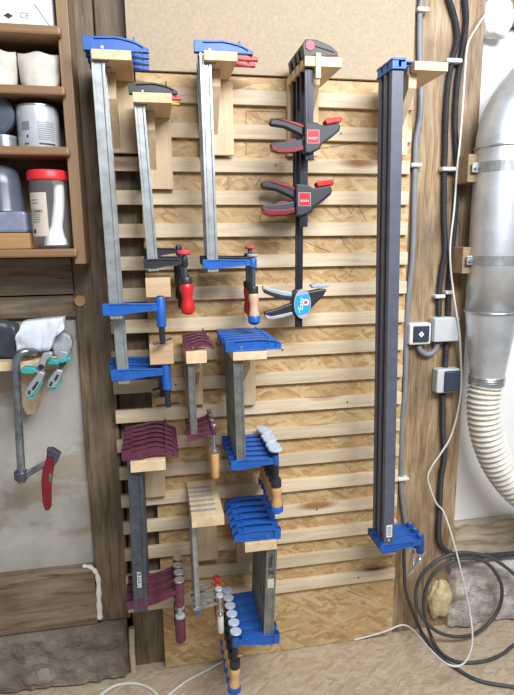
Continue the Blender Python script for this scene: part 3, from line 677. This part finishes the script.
# ------------------------------------------------------------------ stub pegs
def peg(label, rect, yf):
    a, b_ = V(rect[0], rect[1], yf), V(rect[2], rect[3], yf)
    r = P('wooden_peg', 'oak', None, lambda bm: box(bm, (a.x, yf, b_.z), (b_.x, -.0005, a.z)), bev=.002)
    tag(r, label, 'peg', 'square wooden pegs')
peg('square wooden stub under the red-handled clamp, upper of the two stubs', (145, 278, 171, 297), -.17)
peg('square wooden stub below the upper blue sliding jaw, lower of the two stubs', (149, 344.5, 174, 364), -.17)
# ------------------------------------------------------------------ shelf at left
yu, ys_ = -.13, -.16
XU0, XU1 = V(55, 0, yu).x, V(67, 0, yu).x
zs = [V(40, y, ys_).z for y in (24, 85, 146, 249)]
sh = empty('wall_shelf', (-.6, .0, V(78, 264, yu).z), 'brown wooden wall shelf with four boards at the upper left', 'shelf')
o = sh.location
def sb(name, mat, a, b_, bev=.002):
    a = Vector(a)-o; b_ = Vector(b_)-o; P(name, mat, sh, lambda bm: box(bm, a, b_), bev=bev)
zbot = V(78, 264, yu).z
sb('side_panel', 'shelfz', (XU0, yu, zbot), (XU1, .018, 2.9))
sb('side_panel', 'shelfz', (-1.42, yu, zbot), (-1.38, .018, 2.9))
sb('back_panel', 'shelfd', (-1.38, .002, zbot+.02), (XU0, .012, 2.88), 0)
for z in zs: sb('shelf_board', 'shelf', (-1.379, ys_, z-.024), (XU0+.006 if z != zs[0] else XU0+.004, yu-.0005, z), .008) if False else sb('shelf_board', 'shelf', (-1.379, ys_, z-.024), (XU0+.012, yu-.0006, z), .006)
for z in zs: sb('shelf_board', 'shelf', (-1.379, yu, z-.022), (XU0-.0005, .0015, z-.0005), .001)
sb('shelf_board', 'shelf', (-1.379, yu, 2.86), (XU0-.0005, .0015, 2.885), .001)
# items on the shelf
def zon(k): return zs[k]+.0008
# card box (top shelf)
y0 = -.14; a = V(-40, 15, y0); b_ = V(52, 15, y0)
r = empty('card_box', ((a.x+b_.x)/2, -.07, zon(0)), 'white card box with a black diamond mark on the top shelf', 'box')
W = b_.x-a.x
P('body', 'card', r, lambda bm: box(bm, (-W/2, -.07, 0), (W/2, .065, .11)), bev=.001)
P('diamond_mark', 'ink', r, lambda bm: prism(bm, [(W/2-.122, .022), (W/2-.110, .029), (W/2-.098, .022), (W/2-.110, .015)], -.0708, -.0702))
text('printed_mark', 'CE', .02, 'inkg', r, (W/2-.070, -.0706, .024), (PI/2, 0, 0), .0002)
P('tape_line', 'inkg', r, lambda bm: prism(bm, [(W/2-.045, .055), (W/2-.042, .055), (W/2-.008, .004), (W/2-.011, .004)], -.0706, -.0702))
# paper bags
def bag(name, label, px0, px1, py0, k, yy, rotz, lean=0, dx=0, mat='paper'):
    a, b_ = V(px0, py0, yy), V(px1, py0, yy); w = b_.x-a.x; h = a.z-zon(k)
    bm = bmesh.new(); nx, nz = 10, 10; D = .04
    def pt(i, j, s):
        u, v_ = i/nx, j/nz
        x = (u-.5)*w*(1-.08*(1-v_)**2*1.0); z = v_*h*(1-.04*math.sin(u*PI*3)) 
        cr_ = 1-abs(2*v_-1)**4
        thick = D*(.25+.75*(4*u*(1-u))**.5)*(.35+.65*(1-v_)**.4)
        n_ = .006*noise.fractal(Vector((u*3, v_*3, s*3+k)), .8, 2, 3)
        if v_ < .3: x *= 1-.16*(1-v_/.3)**2*(1 if True else 0)
        return (x+lean*z, s*thick/1.0+n_*cr_, z)
    fr = {}
    for s in (-1, 1):
        for i in range(nx+1):
            for j in range(nz+1): fr[s, i, j] = bm.verts.new(pt(i, j, s))
    for s in (-1, 1):
        for i in range(nx):
            for j in range(nz): bm.faces.new([fr[s, i, j], fr[s, i+1, j], fr[s, i+1, j+1], fr[s, i, j+1]])
    ed = [(i, 0) for i in range(nx+1)]+[(nx, j) for j in range(1, nz+1)]+[(i, nz) for i in range(nx-1, -1, -1)]+[(0, j) for j in range(nz-1, 0, -1)]
    for q in range(len(ed)):
        e0, e1 = ed[q], ed[(q+1) % len(ed)]
        bm.faces.new([fr[-1, *e0], fr[-1, *e1], fr[1, *e1], fr[1, *e0]])
    ob = link(name, bm, mat); auto_smooth(ob); ob.location = ((a.x+b_.x)/2+dx, -.09, zon(k)+.001); ob.rotation_euler = (0, 0, rotz)
    return tag(ob, label, 'bag')
bag('paper_bag', 'cream paper bag standing at the right end of the second shelf', 15, 57, 50, 1, -.12, 0, 0)
bag('paper_bag', 'crumpled pale paper bag at the left of the second shelf', -26, 13, 47, 1, -.12, 0, 0)
# tin
c = V(36, 120, -.10); rr = 20.5*mp(c); h = V(36, 107, -.10).z-zon(2)
r = empty('tin_can', (c.x, -.07, zon(2)), 'white tin with grey print on the third shelf', 'tin')
L('body', 'ctin', r, [(rr*.97, 0), (rr, .003), (rr, h-.006), (rr*.98, h)], n=40)
L('lid', 'steel', r, [(rr*.99, h), (rr*1.01, h+.001), (rr*1.01, h+.004), (rr*.93, h+.004)], n=40)
def cyl_label(name, mat, parent, rad, a0, a1, z0, z1, n=12, thick=.0006):
    def f(bm):
        A_ = []
        for k in range(n+1):
            a = lerp(a0, a1, k/n)
            A_.append([bm.verts.new((q*math.sin(a), -q*math.cos(a), z)) for q, z in ((rad, z0), (rad, z1), (rad+thick, z1), (rad+thick, z0))])
        for p, q in zip(A_, A_[1:]):
            for j in range(4): bm.faces.new((p[j], q[j], q[(j+1) % 4], p[(j+1) % 4]))
        bm.faces.new(A_[0]); bm.faces.new(A_[-1][::-1])
    return P(name, mat, parent, f, smooth=False)
cyl_label('barcode', 'inkg', r, rr, -.65, -.25, h*.42, h*.62)
for k in range(9): cyl_label('print_line', 'inkg', r, rr, .12, .95, h*(.2+.05*k), h*(.215+.05*k), 8)
cyl_label('print_line', 'ink', r, rr, .15, .95, h*.08, h*.12, 8)
cyl_label('print_line', 'ink', r, rr, -.55, -.35, h*.08, h*.115, 6)
cyl_label('recycling_mark', 'ink', r, rr, -.42, -.34, h*.24, h*.31, 4)
# dark roll and small can at left
c = V(-4, 122, -.09)
c0 = V(2, 140, -.11)
r = empty('paint_can', (c0.x, -.09, zon(2)), 'small silver can at the left end of the third shelf', 'tin')
rr2 = .034; h2 = V(5, 136, -.1).z-zon(2)
L('body', 'steel', r, [(rr2, 0), (rr2, h2*.8)], n=28); L('lid', 'galv', r, [(rr2*1.03, h2*.8), (rr2*1.03, h2)], n=28)
tr_ = L('tape_roll', 'smoke', None, [(.012, -.02), (.05, -.022), (.058, -.014), (.058, .014), (.05, .022), (.012, .02)], (0, 0, 0), 32, 'y')
tr_.location = (c0.x-.022, -.085, zon(2)+h2+.0595); tag(tr_, 'dark blue-grey roll lying on the small silver can, third shelf', 'roll')
# bottom shelf: jar, tub, milky box, wooden box
c = V(48, 250, -.09); jr = 19.2*mp(V(48, 200, -.10)); jt = V(48, 172, -.09).z; z0 = zon(3); H = jt-z0
r = empty('plastic_jar', (V(53.5, 248, -.085).x, -.085, z0), 'clear jar with a red lid and white brush inside on the lowest shelf', 'jar')
def shell(bm):
    prof = [(0.001, .0), (jr*.92, 0), (jr, .008), (jr, H-.035), (jr*.96, H-.025), (jr*.96, H-.012), (jr*.92, H-.012), (jr*.92, H-.028), (jr*.96, H-.036), (jr*.96, .01), (jr*.9, .004), (.001, .004)]
    lathe(bm, prof, n=36)
auto_smooth(P('body', 'glass', r, shell))
L('lid', 'lid', r, [(jr*.9, H-.024), (jr*1.03, H-.024), (jr*1.04, H-.02), (jr*1.03, H-.002), (jr*.98, H+.002)], n=44)
lb = cyl_label('paper_label', 'lab', r, jr, -.98, .02, H*.16, H*.72, 14)
text('label_print', 'Cutters', .013, 'ink', lb, (-jr*.52, -jr*.93, H*.49), (PI/2, 0, -.5), .0003)
for k, (q, wd) in enumerate(((.62, .4), (.58, .45), (.43, .5), (.40, .5), (.37, .5), (.34, .45))):
    cyl_label('label_line', 'inkg', lb, jr+.0007, -.85, -.85+wd, H*q, H*(q+.012), 6, .0004)
cyl_label('label_code', 'ink', lb, jr+.0007, -.86, -.7, H*.2, H*.25, 4, .0004)
br = P('white_brush', 'bone', None, lambda bm: tube(bm, [(0, 0, .003), (0, 0, .022), (.004, 0, .045), (.012, 0, .09), (.018, 0, .13), (.02, 0, .17), (.018, 0, .19)], lambda t: .034-.016*min(1, t*2.6)+.004*math.sin(t*9) if t < .4 else .0185-.004*t, 14), smooth=True)
br.location = (r.location.x+.008, r.location.y, z0+.006); tag(br, 'white bristly brush standing upright inside the clear jar', 'brush')
a = V(-30, 233, -.13); b_ = V(29, 233, -.13); wb = b_.x-a.x; hb = V(20, 233, -.13).z-zon(3)
ob = P('wooden_box', 'crate', None, lambda bm: box(bm, (-wb/2, -.06, 0), (wb/2, .06, hb)), bev=.002); ob.location = ((a.x+b_.x)/2, -.07, z0); tag(ob, 'small plain wooden box at left on the lowest shelf, under a milky tub', 'box')
h3 = V(20, 211, -.13).z-zon(3)-hb
ob = P('plastic_tub', 'mist', None, lambda bm: box(bm, (-wb/2+.01, -.058, 0), (wb/2-.006, .058, h3-.001)), bev=.008); ob.location = ((a.x+b_.x)/2, -.07, z0+hb+.001); tag(ob, 'milky rectangular plastic tub stacked on the small wooden box', 'tub')
c = V(0, 200, -.10); rr3 = 20*mp(c); h4 = V(5, 166, -.1).z-(z0+hb+h3)
ob = L('plastic_canister', 'smoke', None, [(rr3*1.02, 0), (rr3, .004), (rr3*.95, h4*.6), (rr3*.86, h4*.9), (rr3*.7, h4)], n=36); ob.location = (c.x, -.07, z0+hb+h3+.001); tag(ob, 'smoky grey round canister on the milky tub, lowest shelf', 'canister')
# ------------------------------------------------------------------ lower left ledge
yl = -.10
zl = V(10, 362, yl).z
lg = P('wooden_ledge', 'pine', None, lambda bm: box(bm, (-.95, yl, zl-.028), (V(62, 365, yl).x, .05, zl)), bev=.002)
tag(lg, 'pine ledge below the log wall with plastic bags on it', 'ledge')
q = V(23, 385, 0)
def lbr(bm): prism(bm, pxpoly([(20, 374), (37, 374), (38, 405), (34, 414), (27, 415), (22, 406)], -.02), -.02, .0555)
tag(P('support_block', 'pine', None, lbr, bev=.002), 'pale rounded wooden block under the pine ledge behind the steel clamp', 'block')
def sheet(name, label, pts, y, mat, depth=.05, amp=.012):
    poly = pxpoly(pts, y); bm = bmesh.new(); xs = [p[0] for p in poly]; zz = [p[1] for p in poly]
    prism(bm, poly, y, y+depth)
    bmesh.ops.triangulate(bm, faces=bm.faces[:]); bmesh.ops.subdivide_edges(bm, edges=bm.edges[:], cuts=5, use_grid_fill=True)
    bmesh.ops.triangulate(bm, faces=bm.faces[:])
    for v in bm.verts:
        n_ = noise.fractal(v.co*22, .7, 2.1, 4); v.co.y += n_*amp*(1 if v.co.y < y+depth*.5 else .2); v.co.x += amp*.3*noise.noise(v.co*30)
        v.co.z = max(v.co.z, zl+.001)
    return tag(link(name, bm, mat, None, True), label, 'bag')
sheet('plastic_bag', 'crumpled white plastic bag on the pine ledge at the left', [(17, 352), (15, 338), (22, 322), (42, 320), (62, 318), (64, 330), (54, 338), (50, 350), (40, 352)], -.09, 'film', .06)
sheet('plastic_bag', 'dark plastic bag at far left of the pine ledge', [(-40, 359), (-40, 322), (0, 322), (14, 326), (18, 344), (14, 358)], -.06, 'darkfilm', .06)
sheet('plastic_bag', 'small translucent grey bag at the right end of the pine ledge', [(54, 356), (52, 342), (62, 332), (70, 336), (72, 344), (69, 357)], -.05, 'lgrey', .04, .01)
# steel hold clamp hooked over the ledge
yc = -.125
r = empty('steel_clamp', V(19, 360, yc), 'bare steel clamp hanging from the pine ledge with a dark red lever', 'clamp')
o = r.location
def W_(px, py, y=yc): return V(px, py, y)-o
P('bar', 'tool', r, lambda bm: tube(bm, [W_(35, 352.5, -.09), W_(28, 351.5, -.115), W_(20, 354), W_(16.5, 362), W_(16.8, 380), W_(18.5, 420), W_(21, 465), W_(21.5, 482)], .012, 12), smooth=True)
P('cross_arm', 'tool', r, lambda bm: tube(bm, [W_(17, 477), W_(24, 475.5), W_(36, 469), W_(48, 462)], lambda t: .0125-.004*t, 10), smooth=True)
P('collar', 'dsteel', r, lambda bm: lathe(bm, [(.018, -.014), (.02, -.01), (.02, .01), (.018, .014)], W_(21, 475), 14))
lv = P('lever', 'redd', r, lambda bm: prism(bm, [(p[0]-o.x, p[1]-o.z) for p in pxpoly([(47.5, 449), (53, 448.5), (55.5, 453), (53.5, 470), (51.5, 485), (51.5, 506), (49, 510), (45, 509), (43, 502), (41.5, 480), (43.5, 466), (46.5, 458)], yc)], -.010, .010), bev=.004)
P('lever_bracket', 'dsteel', r, lambda bm: prism(bm, [(p[0]-o.x, p[1]-o.z) for p in pxpoly([(47, 448), (53, 448), (61, 453), (58, 461), (54, 466), (54, 456), (48, 455)], yc)], -.013, .013), bev=.002)
P('release_tab', 'green', r, lambda bm: prism(bm, [(p[0]-o.x, p[1]-o.z) for p in pxpoly([(50, 472), (52.5, 472), (51.8, 480), (49.6, 481)], yc)], -.011, .011))
# spring clamps
def spring(label, P0, y):
    """P0: dict of traced outlines"""
    c = V(*P0['c'], y); r = empty('spring_clamp', c, label, 'spring clamp', 'teal and silver spring clamps')
    def pr(bm, pts, w0, w1): prism(bm, [(p[0]-c.x, p[1]-c.z) for p in pxpoly(pts, y)], w0, w1)
    P('handle', 'grip', r, lambda bm: pr(bm, P0['h1'], -.011, .011), bev=.004)
    P('handle', 'grip', r, lambda bm: pr(bm, P0['h2'], -.014, .008), bev=.004)
    P('jaw_tip', 'teal', r, lambda bm: pr(bm, P0['j1'], -.014, .014), bev=.003)
    g = P('grip_inlay', 'teal', r, lambda bm: pr(bm, P0['g'], -.0155, .006), bev=.001)
    P('grip_slots', 'ink', r, lambda bm: [pr(bm, q, -.0165, -.0135) for q in P0['s']])
    P('pivot', 'black', r, lambda bm: lathe(bm, [(.008, -.018), (.009, .018)], (0, 0, 0), 14, 'y'))
spring('teal and silver spring clamp gripping the ledge beside the steel clamp, left one of two', dict(c=(42, 366),
    h1=[(36, 372), (40, 360), (43, 353), (52, 351.5), (53, 355), (47, 360), (44, 370), (40, 374)],
    h2=[(40, 370), (46, 372), (42, 382), (34, 394), (29, 397), (25, 394), (26, 389), (34, 378)],
    j1=[(22, 368), (25, 366), (36, 367), (38, 371), (34, 373), (24, 373), (21, 371)],
    g=[(28, 397), (34, 395), (41, 384), (42, 380), (43, 383), (36, 396), (30, 398.5)],
    s=[[(29, 392), (30, 389), (32, 390), (31, 393)], [(33, 387), (38, 380), (40, 381), (35, 389)]]), -.150)
spring('teal and silver spring clamp at the end of the ledge, right one of two', dict(c=(62, 364),
    h1=[(56, 363), (57, 355), (60, 350), (68, 351), (68, 356), (64, 360), (63, 368), (58, 367)],
    h2=[(58, 368), (64, 370), (60, 380), (56, 387), (50, 388), (47, 385), (49, 379), (54, 372)],
    j1=[(47, 362), (49, 358), (57, 359), (71, 356), (72, 359), (64, 362), (58, 364), (50, 364)],
    g=[(49, 388), (55, 388), (61, 379), (62, 382), (57, 388.5), (52, 390)],
    s=[[(50, 384), (52, 380), (54, 381), (52, 385)], [(55, 378), (58, 373), (60, 374), (57, 380)]]), -.125)
# ------------------------------------------------------------------ cables
def cab(name, label, pts, r_, mat, y=0, cat='cable', n=8, lift=0):
    P3 = [A(p[0], p[1], p[2] if len(p) > 2 else y, r_+lift) for p in pts]
    return tag(P(name, mat, None, lambda bm: tube(bm, P3, r_, n), smooth=True), label, cat)
yc1 = .018
cab('conduit', 'grey plastic conduit running down the post just right of the slats', [(421, -10), (421, 0), (419.5, 17), (419.5, 58), (421, 90), (420, 117), (416, 140), (415, 166), (414, 200), (413.5, 232), (411.8, 265), (409, 290), (406.5, 321), (406, 340), (405.3, 383), (402.8, 415), (401.3, 448), (401, 474), (401.3, 488), (402.5, 501), (405, 520), (406, 528)], .0098, 'conduit', yc1, n=12)
cab('conduit', 'left one of the two black corrugated conduits entering the grey junction box', [(447, -10), (449, 0), (455, 20), (457, 40), (452, 60), (448, 85), (446, 110), (445, 150), (444, 180), (444, 220), (445, 250), (441, 275), (439, 295), (439, 316)], .0098, 'cable', yc1, n=12)
cab('conduit', 'right one of the two black corrugated conduits, beside the white cable', [(465, -10), (465, 0), (466, 20), (464, 40), (461, 60), (457, 85), (455, 120), (456, 150), (457, 175), (455, 220), (452, 250), (449, 280), (448, 316)], .0098, 'cable', yc1, n=12)
cab('conduit', 'short black conduit between the grey junction box and the socket', [(446, 343), (446, 352), (445, 369)], .010, 'cable', .018)
cab('conduit', 'black conduit below the socket that bends to the right above the stone', [(443, 394), (443, 430), (444.5, 455), (441, 480), (439.5, 510), (438.5, 535), (442, 547), (450, 553), (462, 556, .0), (490, 555.5, .0), (530, 552.5, .0), (560, 551, .0)], .0105, 'cable', .014, n=12)
cab('conduit', 'short curved grey conduit joining the light switch and the junction box', [(419, 345), (420, 350), (426, 354), (432, 353), (436, 348), (437, 343)], .010, 'conduit', .012, n=12)
cab('white_cable', 'thin white cable hanging down the right post into a loop on the floor', [(500, -6), (497, 0), (485, 15), (475, 30), (467.5, 45), (465, 70), (463, 100), (460, 140), (457, 170), (454, 210), (450, 250), (453, 290, -.02), (459, 330, -.02), (461, 365), (461, 390), (457, 415), (450, 438), (441, 453), (431, 468), (428, 480), (435.6, 502), (444, 513), (453.6, 542, -.05), (463, 580, -.075), (470.7, 617, -.10), (472, 645, -.20), (463, 664, -.30), (447, 664, -.30), (428.7, 648, -.20), (413, 630, -.05), (402, 625), (385, 631.5), (366, 637, .012), (354, 640, .016)], .0037, 'wcable', -.004)
cab('white_cable', 'white cable running diagonally over the floor behind the lowest wooden handles', [(242, 655.5, .01), (232, 657.5), (222, 662), (211, 668), (187, 681), (167, 696), (155, 706)], .0037, 'wcable', -.004)
cab('white_cable', 'white cable arching across the floor corner at the bottom left', [(96, 700), (103, 693), (117, 685), (135, 683.5), (149, 688), (160, 698), (166, 706)], .0050, 'wcable', -.01)
cab('coiled_cable', 'dark cable dropping beside the post and sweeping along the floor to the right edge', [(404, 545), (404, 560), (405.5, 590), (412, 610), (422, 633), (437, 653.6), (457, 669), (480, 681), (514, 687), (545, 690)], .0068, 'coil', -.012, n=10)
cab('coiled_cable', 'dark cable lying in big loops in front of the pale stone', [(545, 625), (514, 645), (503, 653.6), (485, 661), (460, 662.4), (442, 653.6), (431, 636), (424, 612, -.05), (425.7, 590), (434.6, 572.6), (448, 563), (465, 558), (481, 560), (493, 569), (501.6, 586), (500, 605.5), (490, 622, -.06), (472.5, 634.6, -.09), (450, 636, -.09), (432, 628, -.08), (419, 611, -.07), (415.6, 593), (422, 575), (438, 560), (458, 553), (478, 554), (495, 560), (514, 574), (540, 600)], .0068, 'coil', -.05, n=10)
def clip(px, py, w=14, y=.012):
    c = V(px, py, y); s_ = mp(c)
    r = tag(P('cable_clip', 'clip', None, lambda bm: (box(bm, (c.x-w*s_/2, -.002, c.z-.008), (c.x+w*s_/2, .0295, c.z+.006)))), 'x', 'cable clip', 'white cable clips')
    b_ = r.modifiers.new('bevel', 'BEVEL'); b_.width = .005; b_.segments = 3
    return r
for px, py, w, lab in ((422, 10, 13, 'white clip on the grey conduit at the top edge of the post'), (453, 61, 17, 'double white clip over both black conduits near the post top'),
    (415.5, 165, 12, 'white clip on the grey conduit level with the upper wooden duct block'), (450, 169, 20, 'double white clip over both black conduits beside the upper wooden duct block'),
    (439, 296, 11, 'white clip on the left black conduit just above the junction box'), (448.5, 292, 9, 'white clip on the right black conduit just above the junction box'),
    (402.5, 478, 12, 'white clip on the grey conduit low on the post')):
    clip(px, py, w)['label'] = lab
# boxes
def ebox(name, label, cat, rect, y, d, mat, face=None):
    a, b_ = V(rect[0], rect[1], y), V(rect[2], rect[3], y)
    c_ = Vector(((a.x+b_.x)/2, .03, (a.z+b_.z)/2)); w, h = (b_.x-a.x)/2*.93, (a.z-b_.z)/2*.93
    r = empty(name, c_, label, cat)
    P('housing', mat, r, lambda bm: box(bm, (-w, y-.03, -h), (w, -.0005, h)), bev=.006)
    return r, w, h, y-.03
r, w, h, yf = ebox('junction_box', 'blank light grey junction box on the post', 'junction box', (433, 317, 459, 342), -.01, .04, 'boxg')
P('cover', 'boxg', r, lambda bm: box(bm, (-w*.97, yf-.006, -h*.97), (w*.97, yf+.002, h*.97)), bev=.005)
r, w, h, yf = ebox('light_switch', 'square light switch with navy rocker and white diamond mark', 'switch', (409.5, 323, 431.5, 345), -.01, .04, 'boxw')
rk = P('rocker', 'navy', r, lambda bm: box(bm, (-w*.7, yf-.006, -h*.72), (w*.76, yf+.002, h*.76)), bev=.002)
P('diamond_mark', 'wtext', rk, lambda bm: prism(bm, [(-w*.26, 0), (0, h*.28), (w*.26, 0), (0, -h*.28)], yf-.007, yf-.0055))
P('arrow_print', 'inkg', rk, lambda bm: prism(bm, [(-w*.1, -h*.06), (w*.02, h*.14), (w*.08, h*.02), (-w*.0, -h*.12)], yf-.0074, yf-.0068))
r, w, h, yf = ebox('wall_socket', 'grey socket with dark flap cover below the junction box', 'socket', (437, 369, 460, 393), -.012, .04, 'boxg')
P('flap_cover', 'navy', r, lambda bm: box(bm, (-w*.42, yf-.01, -h*.88), (w*.96, yf+.002, h*.88)), bev=.006)
# ------------------------------------------------------------------ duct
yd = -.075
cT = V(491.5, 311, yd); R0 = 25*mp(cT)
def ct(py, px=None):
    z = V(491, py, yd).z; return Vector((cT.x, yd, z))
duct = empty('metal_duct', (cT.x, yd, V(490, 376, yd).z), 'shiny silver extraction duct with elbow and cone at the right edge', 'duct')
o = duct.location
zel = V(491, 150, yd).z
pth = [Vector((cT.x, yd, z)) for z in (ct(311).z, ct(250).z, ct(200).z, zel)]
Rb = .27
for k in range(1, 9):
    a = math.radians(60)*k/8; pth.append(Vector((cT.x+Rb*(1-math.cos(a)), yd, zel+Rb*math.sin(a))))
dr = Vector((math.sin(math.radians(60)), 0, math.cos(math.radians(60))))
pth += [pth[-1]+dr*.2, pth[-1]+dr*.9]
P('pipe', 'duct', duct, lambda bm: tube(bm, [p-o for p in pth], R0, 40, False), smooth=True)
r1 = 16*mp(V(486, 376, yd)); zc0 = ct(311).z-o.z; z1 = 0
auto_smooth(P('cone', 'duct', duct, lambda bm: lathe(bm, [(R0*1.0, zc0), (R0*.98, zc0-.02), (r1*1.02, z1), (r1, z1-.01)], (0, 0, 0), 40)))
def ring(z, rad, t=.004, mat='steel', c0=(0, 0), name='wire_ring', parent=None):
    def f(bm):
        n, m_ = 40, 8; rg = []
        for k in range(n):
            a = 2*PI*k/n; rg.append([bm.verts.new((c0[0]+(rad+t*math.cos(q*2*PI/m_))*math.cos(a), c0[1]+(rad+t*math.cos(q*2*PI/m_))*math.sin(a), z+t*math.sin(q*2*PI/m_))) for q in range(m_)])
        for k in range(n):
            for q in range(m_): bm.faces.new((rg[k][q], rg[(k+1) % n][q], rg[(k+1) % n][(q+1) % m_], rg[k][(q+1) % m_]))
    return P(name, mat, parent or duct, f, smooth=True)
ring(ct(311).z-o.z, R0*1.01, .005); ring(ct(148).z-o.z, R0*1.01, .004); ring(.0, r1*1.04, .004); ring(-.008, r1*1.04, .004)
for py, lab in ((168, 'galvanised strap holding the duct to the upper wooden block'), (260, 'galvanised strap holding the duct to the lower wooden block')):
    z = ct(py).z; rs_ = empty('pipe_strap', (cT.x, yd, z), lab, 'strap', 'galvanised duct straps')
    P('band', 'galv', rs_, lambda bm: lathe(bm, [(R0*1.005, -.016), (R0*1.02, -.016), (R0*1.02, .016), (R0*1.005, .016)], (0, 0, 0), 40), smooth=False)
    P('ear', 'galv', rs_, lambda bm: box(bm, (-R0-.022, -.006, -.016), (-R0+.01, .0, .016)), bev=.002)
    L('bolt', 'steel', rs_, [(.007, -.012), (.008, -.006)], (-R0-.010, 0, 0), 6, 'y')
    wbx = P('wooden_block', 'dullpine', None, lambda bm: box(bm, (cT.x-R0-.03, yd+.008, z-.045), (cT.x-R0+.03, .0895, z+.045)), bev=.002)
    wbx.location = (0, 0, 0)
    tag(wbx, 'pine block between post and duct, %s one' % ('upper' if py == 168 else 'lower'), 'block', 'pine blocks behind the duct')
# flexible hose
hp = [V(486.5, 379, yd), V(484, 400, yd), V(485.5, 425, yd), V(492, 450, yd-.0), V(503, 472, yd), V(520, 492, yd), V(545, 508, yd)]
sm = smoothpath(hp, 40)
Lh = sum((b_-a).length for a, b_ in zip(sm, sm[1:]))
nr = Lh/.021
tag(auto_smooth(P('flexible_hose', 'hose', None, lambda bm: tube(bm, sm, lambda t: r1*.97+.0055*math.cos(2*PI*nr*t), 28, False))), 'cream ribbed flexible hose curving down from the duct cone', 'hose')
def hclamp(bm):
    a = hp[0]; lathe(bm, [(r1*1.06, -.014), (r1*1.09, -.012), (r1*1.09, .0), (r1*1.06, .002)], (a.x, a.y, a.z-.004), 36)
tag(auto_smooth(P('hose_clamp', 'steel', None, hclamp)), 'steel band clamping the ribbed hose to the cone', 'hose clamp')
# ------------------------------------------------------------------ light
def area(name, loc, tgt, size, en, col=(1, 1, 1)):
    l = bpy.data.lights.new(name, 'AREA'); l.energy = en; l.size = size[0]; l.shape = 'RECTANGLE'; l.size_y = size[1]; l.color = col
    ob = bpy.data.objects.new(name, l); C.objects.link(ob); ob.location = loc
    ob.rotation_euler = (Vector(tgt)-Vector(loc)).to_track_quat('-Z', 'Y').to_euler(); return ob
area('ceiling_lamp', (1.0, -2.1, 2.98), (.6, 0, 1.4), (2.0, .7), 122, (.96, .98, 1))
w = bpy.data.worlds.new('world'); bpy.context.scene.world = w; w.use_nodes = True
bg = w.node_tree.nodes['Background']; bg.inputs[0].default_value = (.90, .95, 1, 1); bg.inputs[1].default_value = .30
vs = bpy.context.scene.view_settings
vs.view_transform = 'Standard'; vs.look = 'None'; vs.exposure = 0; vs.gamma = 1; vs.use_curve_mapping = False
